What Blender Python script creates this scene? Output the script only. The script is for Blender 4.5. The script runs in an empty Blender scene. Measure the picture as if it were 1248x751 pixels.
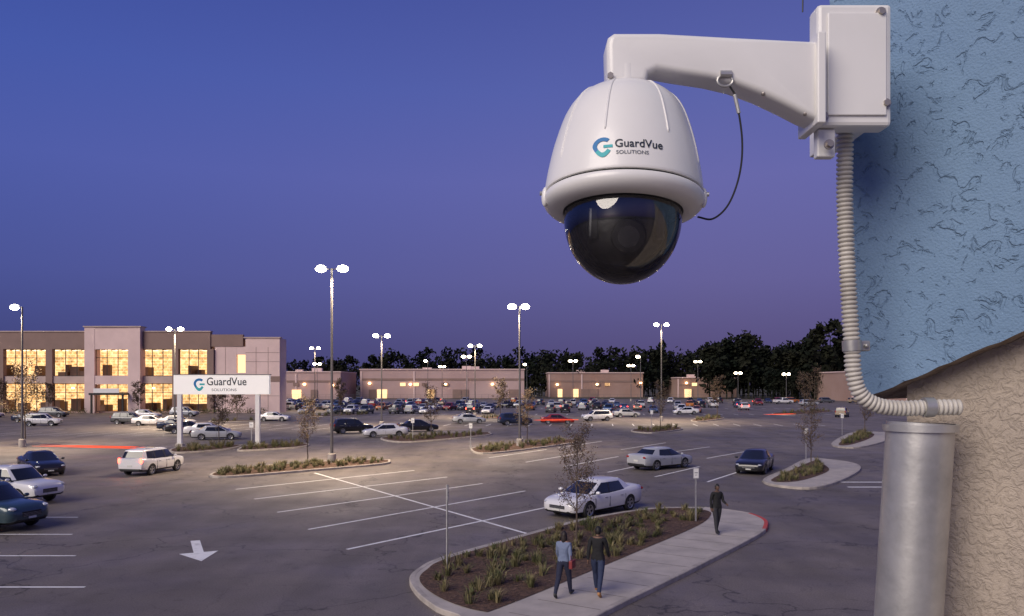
import bpy, bmesh, math, random
from mathutils import Vector, Matrix, Euler
random.seed(7)
R=random.Random(11)
sc=bpy.context.scene
COL=sc.collection

# ---------------------------------------------------------------- materials
def nt(name):
    m=bpy.data.materials.new(name); m.use_nodes=True
    return m,m.node_tree,m.node_tree.nodes['Principled BSDF']
def mat(name,c,rough=.6,metal=0,var=None,bump=None,emis=None,es=0,coat=0,spec=.5,coord='Object',var2=None):
    m,t,b=nt(name); N=t.nodes; L=t.links
    b.inputs['Base Color'].default_value=(*c,1); b.inputs['Roughness'].default_value=rough
    b.inputs['Metallic'].default_value=metal; b.inputs['Coat Weight'].default_value=coat
    b.inputs['Specular IOR Level'].default_value=spec
    if emis: b.inputs['Emission Color'].default_value=(*emis,1); b.inputs['Emission Strength'].default_value=es
    tc=N.new('ShaderNodeTexCoord')
    src=None
    def layer(prev,v):
        s,c2,lo,hi=v
        n=N.new('ShaderNodeTexNoise'); n.inputs['Scale'].default_value=s; n.inputs['Detail'].default_value=6; n.inputs['Roughness'].default_value=.6
        L.new(tc.outputs[coord],n.inputs['Vector'])
        r=N.new('ShaderNodeMapRange'); r.inputs[1].default_value=lo; r.inputs[2].default_value=hi
        L.new(n.outputs['Fac'],r.inputs[0])
        x=N.new('ShaderNodeMix'); x.data_type='RGBA'
        L.new(r.outputs[0],x.inputs[0])
        if prev is None: x.inputs[6].default_value=(*c,1)
        else: L.new(prev,x.inputs[6])
        x.inputs[7].default_value=(*c2,1)
        return x.outputs[2]
    if var: src=layer(None,var)
    if var2: src=layer(src,var2)
    if src: L.new(src,b.inputs['Base Color'])
    if bump:
        s,st,d=bump
        n=N.new('ShaderNodeTexNoise'); n.inputs['Scale'].default_value=s; n.inputs['Detail'].default_value=5
        L.new(tc.outputs[coord],n.inputs['Vector'])
        bp=N.new('ShaderNodeBump'); bp.inputs['Strength'].default_value=st; bp.inputs['Distance'].default_value=d
        L.new(n.outputs['Fac'],bp.inputs['Height']); L.new(bp.outputs['Normal'],b.inputs['Normal'])
    return m
def nosample(m):
    try: m.cycles.emission_sampling='NONE'
    except Exception: pass
    return m
def emat(name,c,s):
    m=bpy.data.materials.new(name); m.use_nodes=True; t=m.node_tree; t.nodes.clear()
    e=t.nodes.new('ShaderNodeEmission'); o=t.nodes.new('ShaderNodeOutputMaterial')
    e.inputs[0].default_value=(*c,1); e.inputs[1].default_value=s; t.links.new(e.outputs[0],o.inputs[0]); return nosample(m)

def asphalt():
    m,t,b=nt('asphalt'); N=t.nodes; L=t.links
    tc=N.new('ShaderNodeTexCoord')
    def noise(s,d=6,dist=0,vec=None):
        n=N.new('ShaderNodeTexNoise'); n.inputs['Scale'].default_value=s; n.inputs['Detail'].default_value=d; n.inputs['Distortion'].default_value=dist
        L.new(vec or tc.outputs['Object'],n.inputs['Vector']); return n.outputs['Fac']
    def mr(i,a,b_,c,d):
        r=N.new('ShaderNodeMapRange'); r.inputs[1].default_value=a; r.inputs[2].default_value=b_; r.inputs[3].default_value=c; r.inputs[4].default_value=d
        L.new(i,r.inputs[0]); return r.outputs[0]
    def mul(a,b_):
        x=N.new('ShaderNodeMath'); x.operation='MULTIPLY'; L.new(a,x.inputs[0]); L.new(b_,x.inputs[1]); return x.outputs[0]
    big=mr(noise(.045,5,.6),.3,.7,.75,1.25)
    mid=mr(noise(.5,6,.3),.3,.7,.84,1.14)
    fine=mr(noise(22,3),.3,.7,.75,1.25)
    mp=N.new('ShaderNodeMapping'); mp.inputs['Scale'].default_value=(.5,.04,1); mp.inputs['Rotation'].default_value=(0,0,math.radians(35))
    L.new(tc.outputs['Object'],mp.inputs['Vector'])
    st=mr(noise(1,4,.2,mp.outputs['Vector']),.35,.7,.84,1.16)
    oil=mr(noise(1.1,3,.2),.64,.74,1,.68)
    dn=N.new('ShaderNodeTexNoise'); dn.inputs['Scale'].default_value=.7; dn.inputs['Detail'].default_value=6
    L.new(tc.outputs['Object'],dn.inputs['Vector'])
    sc_=N.new('ShaderNodeVectorMath'); sc_.operation='SCALE'; sc_.inputs['Scale'].default_value=3.0
    L.new(dn.outputs['Color'],sc_.inputs[0])
    ad=N.new('ShaderNodeVectorMath'); L.new(tc.outputs['Object'],ad.inputs[0]); L.new(sc_.outputs[0],ad.inputs[1])
    v=N.new('ShaderNodeTexVoronoi'); v.feature='DISTANCE_TO_EDGE'; v.inputs['Scale'].default_value=.13
    L.new(ad.outputs[0],v.inputs['Vector'])
    cr=mr(v.outputs['Distance'],.0,.009,.38,1)
    v2=N.new('ShaderNodeTexVoronoi'); v2.feature='DISTANCE_TO_EDGE'; v2.inputs['Scale'].default_value=.45
    L.new(ad.outputs[0],v2.inputs['Vector'])
    cr2=mr(v2.outputs['Distance'],.0,.016,.74,1)
    val=mul(mul(mul(mul(mul(mul(big,mid),fine),st),cr),cr2),oil)
    vm=N.new('ShaderNodeVectorMath'); vm.operation='SCALE'; vm.inputs[0].default_value=(.158,.134,.120)
    L.new(val,vm.inputs['Scale']); L.new(vm.outputs[0],b.inputs['Base Color'])
    L.new(mr(noise(.3,4),.3,.7,.5,.8),b.inputs['Roughness'])
    b.inputs['Specular IOR Level'].default_value=.4
    bp=N.new('ShaderNodeBump'); bp.inputs['Strength'].default_value=.4; bp.inputs['Distance'].default_value=.01
    L.new(noise(60,3),bp.inputs['Height']); L.new(bp.outputs['Normal'],b.inputs['Normal'])
    return m

def stucco(name,c,c2,sc1,st,dist,lo=.36,hi=.43,fine=.45,big=1.2):
    m,t,b=nt(name); N=t.nodes; L=t.links
    tc=N.new('ShaderNodeTexCoord')
    n=N.new('ShaderNodeTexNoise'); n.inputs['Scale'].default_value=sc1; n.inputs['Detail'].default_value=4; n.inputs['Distortion'].default_value=1.1; n.inputs['Roughness'].default_value=.55
    L.new(tc.outputs['Object'],n.inputs['Vector'])
    r=N.new('ShaderNodeMapRange'); r.interpolation_type='SMOOTHSTEP'; r.inputs[1].default_value=lo; r.inputs[2].default_value=hi
    L.new(n.outputs['Fac'],r.inputs[0])
    f=N.new('ShaderNodeTexNoise'); f.inputs['Scale'].default_value=sc1*7; f.inputs['Detail'].default_value=6
    L.new(tc.outputs['Object'],f.inputs['Vector'])
    a=N.new('ShaderNodeMath'); a.operation='MULTIPLY_ADD'; a.inputs[1].default_value=fine
    L.new(f.outputs['Fac'],a.inputs[0]); L.new(r.outputs[0],a.inputs[2])
    n3=N.new('ShaderNodeTexNoise'); n3.inputs['Scale'].default_value=sc1*.35; n3.inputs['Detail'].default_value=3; L.new(tc.outputs['Object'],n3.inputs['Vector'])
    a2=N.new('ShaderNodeMath'); a2.operation='MULTIPLY_ADD'; a2.inputs[1].default_value=big
    L.new(n3.outputs['Fac'],a2.inputs[0]); L.new(a.outputs[0],a2.inputs[2])
    bp=N.new('ShaderNodeBump'); bp.inputs['Strength'].default_value=st; bp.inputs['Distance'].default_value=dist
    L.new(a2.outputs[0],bp.inputs['Height']); L.new(bp.outputs['Normal'],b.inputs['Normal'])
    g=N.new('ShaderNodeTexNoise'); g.inputs['Scale'].default_value=5; g.inputs['Detail'].default_value=8; g.inputs['Roughness'].default_value=.7
    L.new(tc.outputs['Object'],g.inputs['Vector'])
    mr=N.new('ShaderNodeMapRange'); mr.inputs[1].default_value=.3; mr.inputs[2].default_value=.75; L.new(g.outputs['Fac'],mr.inputs[0])
    x=N.new('ShaderNodeMix'); x.data_type='RGBA'; x.inputs[6].default_value=(*c,1); x.inputs[7].default_value=(*c2,1)
    L.new(mr.outputs[0],x.inputs[0]); L.new(x.outputs[2],b.inputs['Base Color'])
    b.inputs['Roughness'].default_value=.72
    return m

M={}
M['asph']=asphalt()
M['earth']=mat('dry_grass_ground',(.045,.045,.025),.95,var=(.05,(.07,.06,.04),.35,.65),bump=(2,.5,.1))
M['line']=mat('road_paint',(.80,.79,.76),.7,var=(3,(.40,.38,.36),.52,.8),var2=(25,(.5,.49,.47),.58,.8))
M['conc']=mat('concrete',(.47,.42,.37),.85,var=(1.2,(.35,.315,.28),.35,.7),bump=(30,.3,.01))
M['kerb']=mat('kerb_concrete',(.46,.41,.36),.85,var=(2,(.29,.26,.23),.35,.7),bump=(30,.3,.01))
M['redkerb']=mat('red_kerb_paint',(.55,.06,.04),.7,var=(4,(.35,.1,.08),.4,.7))
M['mulch']=mat('bark_mulch',(.065,.036,.024),.95,var=(9,(.17,.095,.06),.4,.65),bump=(25,1,.08))
M['chip']=mat('bark_chip',(.12,.065,.042),.9,var=(3,(.24,.155,.11),.4,.6))
M['steel']=mat('galvanised_steel',(.54,.53,.51),.40,.6,var=(14,(.40,.395,.385),.38,.66),bump=(60,.2,.003))
M['pole']=mat('painted_pole',(.16,.15,.145),.5,.4)
M['darkm']=mat('dark_metal',(.03,.03,.03),.5,.4)
M['white']=mat('white_powder_coat',(.80,.785,.76),.34,coat=.15,var=(7,(.74,.73,.70),.4,.8),bump=(220,.05,.001))
M['black']=mat('black_rubber',(.015,.015,.016),.6)
M['lamp']=emat('lamp_lens',(1,.90,.72),40)
M['lampfar']=emat('lamp_lens_far',(1,.80,.55),25)
M['warm']=emat('wall_pack_light',(1,.62,.28),12)
M['blue']=stucco('blue_stucco',(.150,.250,.385),(.185,.295,.44),36,.62,.010,.35,.43,.40,.9)
M['beige']=stucco('beige_render',(.50,.42,.34),(.36,.305,.25),60,.5,.008,.40,.6)
M['brown']=mat('exposed_soffit',(.20,.15,.11),.9,var=(30,(.32,.26,.2),.4,.6),bump=(60,.6,.01))
M['pane']=mat('painted_panel',(.72,.54,.50),.8,var=(.3,(.62,.46,.43),.35,.7))
M['tan']=mat('brown_panel',(.27,.18,.15),.8,var=(.3,(.225,.15,.125),.35,.7))
M['pil']=mat('pilaster_stone',(.52,.40,.35),.8,var=(.5,(.43,.33,.29),.4,.7))
M['roofm']=mat('roof_membrane',(.25,.24,.23),.8)
M['bark']=mat('bark',(.07,.05,.04),.9,var=(12,(.12,.09,.07),.4,.6))
M['leaf']=mat('young_leaves',(.08,.06,.03),.7,var=(3,(.15,.09,.05),.4,.6))
M['grass']=mat('grass_blades',(.085,.095,.032),.8,var=(1.5,(.25,.20,.10),.4,.65))
M['far']=mat('distant_foliage',(.008,.012,.008),.95,var=(.12,(.024,.024,.015),.4,.65),spec=.1)
M['wareh']=mat('warehouse_wall',(.42,.28,.26),.85,var=(.05,(.50,.36,.34),.35,.65))
M['wareh2']=mat('warehouse_wall_tan',(.30,.18,.14),.85,var=(.05,(.38,.26,.22),.35,.65))
M['winlit']=emat('lit_window',(1,.66,.33),1.8)
M['navy']=mat('navy_letter',(.012,.02,.035),.5)
M['lblue']=mat('logo_blue',(.0,.16,.42),.5)
M['lteal']=mat('logo_teal',(.02,.42,.45),.5)
M['gletter']=mat('grey_letter',(.16,.17,.19),.6)

def interior():
    m=bpy.data.materials.new('lit_shop_interior'); m.use_nodes=True; t=m.node_tree; N=t.nodes; L=t.links; N.clear()
    o=N.new('ShaderNodeOutputMaterial'); e=N.new('ShaderNodeEmission'); tc=N.new('ShaderNodeTexCoord')
    mp=N.new('ShaderNodeMapping'); mp.inputs['Rotation'].default_value=(math.radians(90),0,0); L.new(tc.outputs['Object'],mp.inputs['Vector'])
    br=N.new('ShaderNodeTexBrick'); br.inputs['Scale'].default_value=.42; br.inputs['Color1'].default_value=(1,.50,.16,1); br.inputs['Color2'].default_value=(.42,.17,.05,1); br.inputs['Mortar'].default_value=(1,.72,.38,1)
    br.inputs['Mortar Size'].default_value=.05; br.offset=.37; br.inputs['Bias'].default_value=-.15
    L.new(mp.outputs['Vector'],br.inputs['Vector'])
    n=N.new('ShaderNodeTexNoise'); n.inputs['Scale'].default_value=.9; n.inputs['Detail'].default_value=8; n.inputs['Roughness'].default_value=.7; L.new(tc.outputs['Object'],n.inputs['Vector'])
    r=N.new('ShaderNodeValToRGB'); cr=r.color_ramp; cr.elements[0].position=.38; cr.elements[0].color=(.10,.05,.02,1); cr.elements[1].position=.62; cr.elements[1].color=(1,.66,.34,1)
    cr.elements.new(.5).color=(.85,.42,.14,1)
    L.new(n.outputs['Fac'],r.inputs[0])
    x=N.new('ShaderNodeMix'); x.data_type='RGBA'; x.inputs[0].default_value=.4
    L.new(r.outputs['Color'],x.inputs[6]); L.new(br.outputs['Color'],x.inputs[7])
    L.new(x.outputs[2],e.inputs[0]); e.inputs[1].default_value=1.7; L.new(e.outputs[0],o.inputs[0]); return nosample(m)
M['inter']=interior()
M['ceil']=emat('ceiling_light',(1,.72,.42),3.5)

def glass_mat(name,tint=(.95,.97,1),ior=1.45,boost=0.0):
    m=bpy.data.materials.new(name); m.use_nodes=True; t=m.node_tree; N=t.nodes; L=t.links; N.clear()
    o=N.new('ShaderNodeOutputMaterial'); tr=N.new('ShaderNodeBsdfTransparent'); tr.inputs[0].default_value=(*tint,1)
    g=N.new('ShaderNodeBsdfGlossy'); g.inputs['Roughness'].default_value=.015
    f=N.new('ShaderNodeFresnel'); f.inputs['IOR'].default_value=ior
    a=N.new('ShaderNodeMath'); a.inputs[1].default_value=boost; L.new(f.outputs[0],a.inputs[0])
    x=N.new('ShaderNodeMixShader'); L.new(a.outputs[0],x.inputs[0]); L.new(tr.outputs[0],x.inputs[1]); L.new(g.outputs[0],x.inputs[2]); L.new(x.outputs[0],o.inputs[0]); return m
M['dome']=glass_mat('clear_dome_glass',(.95,.96,.98),1.7,.05)

# ---------------------------------------------------------------- helpers
def obj(name,V,F,mats,mi=None,parent=None,smooth=False,loc=None):
    me=bpy.data.meshes.new(name); me.from_pydata([tuple(v) for v in V],[],F)
    for m in mats: me.materials.append(m)
    if mi: 
        for p,i in zip(me.polygons,mi): p.material_index=i
    if smooth:
        for p in me.polygons: p.use_smooth=True
    me.update()
    o=bpy.data.objects.new(name,me); COL.objects.link(o)
    if parent: o.parent=parent
    if loc: o.location=loc
    return o
def empty(name,loc=(0,0,0),rot=0):
    e=bpy.data.objects.new(name,None); e.location=loc; e.rotation_euler=(0,0,rot); e.empty_display_size=.3; COL.objects.link(e); return e
class B:
    """mesh accumulator"""
    def __init__(s): s.V=[];s.F=[];s.M=[];s.S=[]
    def add(s,V,F,m=0,sm=False):
        o=len(s.V); s.V+= [tuple(v) for v in V]
        for f in F: s.F.append([i+o for i in f]); s.M.append(m); s.S.append(sm)
    def box(s,x0,x1,y0,y1,z0,z1,m=0,ch=0):
        if ch<=0:
            V=[(x,y,z) for x in(x0,x1) for y in(y0,y1) for z in(z0,z1)]
            s.add(V,[(0,1,3,2),(4,6,7,5),(0,4,5,1),(2,3,7,6),(0,2,6,4),(1,5,7,3)],m)
        else:
            bm=bmesh.new(); bmesh.ops.create_cube(bm,size=1)
            for v in bm.verts: v.co=Vector(((x0+x1)/2+v.co.x*(x1-x0),(y0+y1)/2+v.co.y*(y1-y0),(z0+z1)/2+v.co.z*(z1-z0)))
            bmesh.ops.bevel(bm,geom=bm.edges[:],offset=ch,segments=2,affect='EDGES',profile=.5)
            bm.verts.index_update()
            s.add([v.co[:] for v in bm.verts],[[v.index for v in f.verts] for f in bm.faces],m,False); bm.free()
    def ell(s,c,r,m=0,nu=12,nv=8,rot=None):
        V=[];F=[]
        for j in range(nv+1):
            th=math.pi*j/nv
            for i in range(nu):
                a=2*math.pi*i/nu; p=Vector((r[0]*math.sin(th)*math.cos(a),r[1]*math.sin(th)*math.sin(a),r[2]*math.cos(th)))
                if rot: p=rot@p
                V.append((c[0]+p.x,c[1]+p.y,c[2]+p.z))
        for j in range(nv):
            for i in range(nu):
                F.append((j*nu+i,(j+1)*nu+i,(j+1)*nu+(i+1)%nu,j*nu+(i+1)%nu))
        s.add(V,F,m,True)
    def tube(s,pts,rad,m=0,n=8,cap=True,sm=True):
        pts=[Vector(p) for p in pts]; V=[];F=[]
        rad=rad if isinstance(rad,(list,tuple)) else [rad]*len(pts)
        ref=None
        for i,p in enumerate(pts):
            d=(pts[min(i+1,len(pts)-1)]-pts[max(i-1,0)]).normalized()
            if ref is None:
                ref=Vector((0,0,1)) if abs(d.z)<.9 else Vector((0,1,0))
            u=(ref-d*ref.dot(d)).normalized(); w=d.cross(u); ref=u
            for k in range(n):
                a=2*math.pi*k/n; V.append(p+(u*math.cos(a)+w*math.sin(a))*rad[i])
        for i in range(len(pts)-1):
            for k in range(n): F.append((i*n+k,i*n+(k+1)%n,(i+1)*n+(k+1)%n,(i+1)*n+k))
        if cap: F.append(tuple(range(n-1,-1,-1))); F.append(tuple((len(pts)-1)*n+k for k in range(n)))
        s.add(V,F,m,sm)
    def lathe(s,prof,m=0,n=48,c=(0,0,0)):
        V=[];F=[]
        for r,z in prof:
            for k in range(n):
                a=2*math.pi*k/n; V.append((c[0]+r*math.cos(a),c[1]+r*math.sin(a),c[2]+z))
        for j in range(len(prof)-1):
            for k in range(n): F.append((j*n+k,(j+1)*n+k,(j+1)*n+(k+1)%n,j*n+(k+1)%n))
        s.add(V,F,m,True)
    def mesh(s,name,mats,sharp=32):
        me=bpy.data.meshes.new(name); me.from_pydata(s.V,[],s.F)
        for m in mats: me.materials.append(m)
        for p,i,sm in zip(me.polygons,s.M,s.S): p.material_index=i; p.use_smooth=sm
        me.update()
        bm=bmesh.new(); bm.from_mesh(me)
        for e in bm.edges:
            if len(e.link_faces)==2 and e.calc_face_angle(0)>math.radians(sharp): e.smooth=False
        bm.normal_update(); bm.to_mesh(me); bm.free()
        return me
    def obj(s,name,mats,parent=None,loc=None,sharp=32):
        o=bpy.data.objects.new(name,s.mesh(name,mats,sharp)); COL.objects.link(o)
        if parent: o.parent=parent
        if loc: o.location=loc
        return o
def eval_mesh(o):
    bpy.context.view_layer.update()
    dg=bpy.context.evaluated_depsgraph_get()
    return bpy.data.meshes.new_from_object(o.evaluated_get(dg))
def text_mesh(body,size,mat_,align='LEFT',ext=0,off=.012):
    c=bpy.data.curves.new('lettering','FONT'); c.body=body; c.size=size; c.align_x=align; c.extrude=ext; c.resolution_u=4; c.offset=size*off
    o=bpy.data.objects.new('tmp',c); COL.objects.link(o); me=eval_mesh(o); bpy.data.objects.remove(o)
    me.materials.clear(); me.materials.append(mat_); return me

# ---------------------------------------------------------------- camera, world, light
cam=bpy.data.cameras.new('camera'); co=bpy.data.objects.new('camera',cam); COL.objects.link(co)
co.location=(0,0,5.7); co.rotation_euler=(math.radians(90),0,0)
cam.lens=27.4; cam.sensor_width=36; cam.shift_y=.0745; cam.clip_end=6000; cam.clip_start=.05
sc.camera=co
sc.view_settings.view_transform='Standard'
try: sc.view_settings.look='None'
except Exception: pass
sc.view_settings.exposure=0
w=bpy.data.worlds.new('World'); sc.world=w; w.use_nodes=True; t=w.node_tree; N=t.nodes; L=t.links; N.clear()
out=N.new('ShaderNodeOutputWorld'); sky=N.new('ShaderNodeTexSky'); sky.sky_type='NISHITA'; sky.sun_disc=False
sky.sun_elevation=math.radians(1.5); sky.sun_rotation=math.radians(216); sky.air_density=1.5; sky.ozone_density=4
b1=N.new('ShaderNodeBackground'); b1.inputs[1].default_value=.02; L.new(sky.outputs[0],b1.inputs[0])
tc=N.new('ShaderNodeTexCoord'); sx=N.new('ShaderNodeSeparateXYZ'); L.new(tc.outputs['Generated'],sx.inputs[0])
rp=N.new('ShaderNodeValToRGB'); cr=rp.color_ramp
def s2l(c): return tuple(((x/255)/12.92 if x/255<.04045 else ((x/255+.055)/1.055)**2.4) for x in c)+(1,)
stops=[(0,(80,72,112)),(.05,(86,80,128)),(.13,(98,93,150)),(.25,(102,101,166)),(.35,(90,97,166)),(.45,(78,86,156)),(1,(50,60,124))]
cr.elements[0].position=0; cr.elements[0].color=s2l(stops[0][1]); cr.elements[1].position=1; cr.elements[1].color=s2l(stops[-1][1])
for p,c in stops[1:-1]: cr.elements.new(p).color=s2l(c)
L.new(sx.outputs[2],rp.inputs[0])
az=N.new('ShaderNodeValToRGB'); az.color_ramp.elements[0].position=.22; az.color_ramp.elements[0].color=(.55,.78,1.0,1); az.color_ramp.elements[1].position=.62; az.color_ramp.elements[1].color=(1,1,1,1)
ma=N.new('ShaderNodeMath'); ma.operation='MULTIPLY_ADD'; ma.inputs[1].default_value=.5; ma.inputs[2].default_value=.5; L.new(sx.outputs[0],ma.inputs[0]); L.new(ma.outputs[0],az.inputs[0])
mm=N.new('ShaderNodeMix'); mm.data_type='RGBA'; mm.blend_type='MULTIPLY'; mm.inputs[0].default_value=1; L.new(rp.outputs[0],mm.inputs[6]); L.new(az.outputs[0],mm.inputs[7])
b2=N.new('ShaderNodeBackground'); L.new(mm.outputs[2],b2.inputs[0]); b2.inputs[1].default_value=1
ad=N.new('ShaderNodeAddShader'); L.new(b1.outputs[0],ad.inputs[0]); L.new(b2.outputs[0],ad.inputs[1]); L.new(ad.outputs[0],out.inputs[0])
sl=bpy.data.lights.new('sun','SUN'); sl.energy=2.9; sl.angle=math.radians(42); sl.color=(1,.89,.77)
so=bpy.data.objects.new('sun',sl); COL.objects.link(so); so.rotation_euler=Vector((.62,.74,-.62)).to_track_quat('-Z','Y').to_euler()

# ---------------------------------------------------------------- ground
obj('ground',[(-3000,-300,-.03),(3000,-300,-.03),(3000,5000,-.03),(-3000,5000,-.03)],[(0,1,2,3)],[M['earth']])
obj('parking_lot',[(-170,-60,0),(150,-60,0),(150,300,0),(-170,300,0)],[(0,1,2,3)],[M['asph']])
LN=B()
def line(p,q,wd=.12,z=.004):
    p=Vector((*p,0));q=Vector((*q,0)); d=(q-p).normalized(); n=Vector((-d.y,d.x,0))*wd/2
    V=[p+n,p-n,q-n,q+n]; LN.add([(v.x,v.y,z) for v in V],[(0,1,2,3)])
for a,b in [((-15,42.3),(-6.46,51.6)),((-12.8,38.7),(-3.98,47.9)),((-10.45,34.7),(-1.7,44.75)),((-8,30.6),(.7,41.65)),((-5.7,26.9),(2.0,36.6))]: line(a,b,.15)
line((-12.7,50.1),(1.3,28.6),.15,.008)
for a,b in [((-26,29.6),(-16.7,29.6)),((-24,25.9),(-14.5,25.9)),((-22,21.9),(-12,21.9)),((-28,33.4),(-18.6,33.4)),((-20,18.2),(-9.9,18.2))]: line(a,b,.12)
for a,b in [((6.2,50.5),(10.9,57.5)),((11.4,45.5),(15.3,51.6)),((8.8,48),(13,54)),((1.0,57),(6,65)),((3.6,54),(8.4,61.5)),((12.2,64),(18,71)),((15,60),(20.5,67)),((4.2,70),(9,78)),((-1.8,60.5),(3,68)),((9.5,68),(15,76))]: line(a,b,.15)
line((18.6,43.2),(26,43.2),.3); line((18.9,45.4),(26,45.4),.3)
for yy,x0,x1,st in [(112,-50,45,2.9),(150,-45,60,2.9),(186,-60,70,2.9)]:
    x=x0
    while x<x1:
        line((x,yy-5.5),(x+.6,yy),.13); x+=st
for i in range(9): line((-66+i*3,86),(-64.5+i*3,92),.12)
for i in range(10): line((-48+i*2.9,98),(-46.5+i*2.9,104),.12)
LN.obj('parking_lines',[M['line']])
AR=B()
c0=Vector((-10.75,26.7)); d=Vector((.42,-.9)).normalized(); n=Vector((-d.y,d.x))
pp=[(-1.9,.16),(.3,.16),(.3,.62),(1.75,0),(.3,-.62),(.3,-.16),(-1.9,-.16)]
AR.add([(c0.x+d.x*a+n.x*b,c0.y+d.y*a+n.y*b,.004) for a,b in pp],[(6,5,1,0),(2,4,3)]); AR.obj('direction_arrow',[M['line']])

# ---------------------------------------------------------------- planting islands
def catmull(P,n=6):
    out=[];k=len(P)
    for i in range(k):
        p0,p1,p2,p3=[Vector(P[(i+j-1)%k]) for j in range(4)]
        for s in range(n):
            u=s/n; out.append(.5*((2*p1)+(p2-p0)*u+(2*p0-5*p1+4*p2-p3)*u*u+(3*p1-p0-3*p2+p3)*u**3))
    return out
def area(P): return sum(P[i].x*P[(i+1)%len(P)].y-P[(i+1)%len(P)].x*P[i].y for i in range(len(P)))/2
def inset(P,d):
    o=[];k=len(P)
    for i in range(k):
        a=(P[(i+1)%k]-P[i-1]).normalized(); o.append(P[i]+Vector((-a.y,a.x))*d)
    return o
def inside(P,x,y):
    c=False;k=len(P)
    for i in range(k):
        a,b=P[i],P[i-1]
        if (a.y>y)!=(b.y>y) and x<(b.x-a.x)*(y-a.y)/(b.y-a.y)+a.x: c=not c
    return c
def sheet(name,P,z,m,parent):
    bm=bmesh.new(); vs=[bm.verts.new((p.x,p.y,z)) for p in P]; f=bm.faces.new(vs); bmesh.ops.triangulate(bm,faces=[f])
    me=bpy.data.meshes.new(name); bm.to_mesh(me); bm.free(); me.materials.append(m)
    o=bpy.data.objects.new(name,me); COL.objects.link(o); o.parent=parent
    for p in me.polygons:
        if p.normal.z<0: p.flip()
    return o
def kerbring(name,P,parent,wd=.16,h=.14,mats=None,red=None):
    b=B(); k=len(P); r=[(P,0),(P,h-.02),(inset(P,.02),h),(inset(P,wd),h),(inset(P,wd),h-.06)]
    V=[(p.x,p.y,z) for Q,z in r for p in Q]
    for j in range(4):
        for i in range(k):
            f=(j*k+i,j*k+(i+1)%k,(j+1)*k+(i+1)%k,(j+1)*k+i); b.F.append(list(f)); b.S.append(False)
            b.M.append(1 if red and red(P[i]) else 0)
    b.V=V
    return b.obj(name,mats or [M['kerb'],M['redkerb']],parent)
def tuft_mesh(name,pts,parent,hmin=.25,hmax=.5,n=46):
    b=B()
    for (x,y,z) in pts:
        h=R.uniform(hmin,hmax); nn=int(n*R.uniform(.5,1.4)); sp_=R.uniform(.08,.2)
        for _ in range(nn):
            a=R.uniform(0,6.28); rr=R.uniform(0,sp_); lean=R.uniform(.1,.9)*h; hh=h*R.uniform(.4,1.1); wd=R.uniform(.008,.022)
            bx,by=x+rr*math.cos(a),y+rr*math.sin(a); tx,ty=-math.sin(a)*wd,math.cos(a)*wd
            mx_,my_=bx+lean*.35*math.cos(a),by+lean*.35*math.sin(a); ex,ey=bx+lean*math.cos(a),by+lean*math.sin(a)
            b.add([(bx-tx,by-ty,z),(bx+tx,by+ty,z),(mx_+tx*.8,my_+ty*.8,z+hh*.65),(mx_-tx*.8,my_-ty*.8,z+hh*.65),(ex,ey,z+hh*.9)],[(0,1,2,3),(3,2,4)])
    return b.obj(name,[M['grass']],parent)
def island(P,ntuft,full_walk=None,name='planting_island',hm=(.25,.5),red=None,smooth=5):
    Q=catmull(P,smooth)
    if area(Q)<0: Q=Q[::-1]
    e=empty(name); kerbring('kerb',Q,e,red=red)
    I=inset(Q,.158)
    if full_walk:
        sheet('footpath',I,.134,M['conc'],e); bed=catmull(full_walk,smooth)
        if area(bed)<0: bed=bed[::-1]
        sheet('mulch_bed',bed,.150,M['mulch'],e)
    else:
        bed=I; sheet('mulch_bed',I,.115,M['mulch'],e)
    xs=[p.x for p in bed]; ys=[p.y for p in bed]; pts=[]; g=0
    ib=inset(bed,.3)
    while len(pts)<ntuft and g<8000:
        g+=1; x=R.uniform(min(xs),max(xs)); y=R.uniform(min(ys),max(ys))
        if inside(ib,x,y) and all((x-a)**2+(y-c)**2>.10 for a,c,_ in pts): pts.append((x,y,.13))
    tuft_mesh('grasses',pts,e,*hm)
    b=B()
    for _ in range(ntuft*(34 if full_walk else 12)):
        x=R.uniform(min(xs),max(xs)); y=R.uniform(min(ys),max(ys))
        if not inside(ib,x,y): continue
        a=R.uniform(0,6.28); l=R.uniform(.03,.08); z=.158 if full_walk else .123
        dx,dy=math.cos(a)*l,math.sin(a)*l
        b.add([(x-dx,y-dy,z),(x+dy*.4,y-dx*.4,z+.01),(x+dx,y+dy,z+R.uniform(0,.03)),(x-dy*.4,y+dx*.4,z+.012)],[(0,1,2,3)])
    b.obj('bark_chips',[M['chip']],e)
    return e
main=[(-2.95,22.4),(-2.85,23.6),(-2.3,25.1),(-.12,28.2),(2.56,31.9),(4.97,34.2),(6.6,35.2),(8.8,35.3),(10.2,34),(10.5,32.4),(10.15,30.9),(9.17,28.96),(5.67,23.85),(3.12,20.3),(1.87,18.5),(-1.2,14.0),(-3,13.6),(-2.9,16),(-1.2,18.3),(-1.9,19.5),(-2.55,20.9)]
mainbed=[(-2.65,22.3),(-2.55,23.4),(-2.1,24.8),(.1,28),(2.75,31.6),(5.0,33.85),(6.6,34.85),(8.0,34.95),(8.6,34.2),(8.4,33),(7.28,30.6),(4.3,26.1),(1.8,22.4),(-.3,19.4),(-.75,19.1),(-1.6,19.9),(-2.3,21.1)]
island(main,135,mainbed,'planting_island',(.2,.5),red=lambda p:p.x>9.6 and p.y>29.3 and p.y<33.6)
jb=B()
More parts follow.
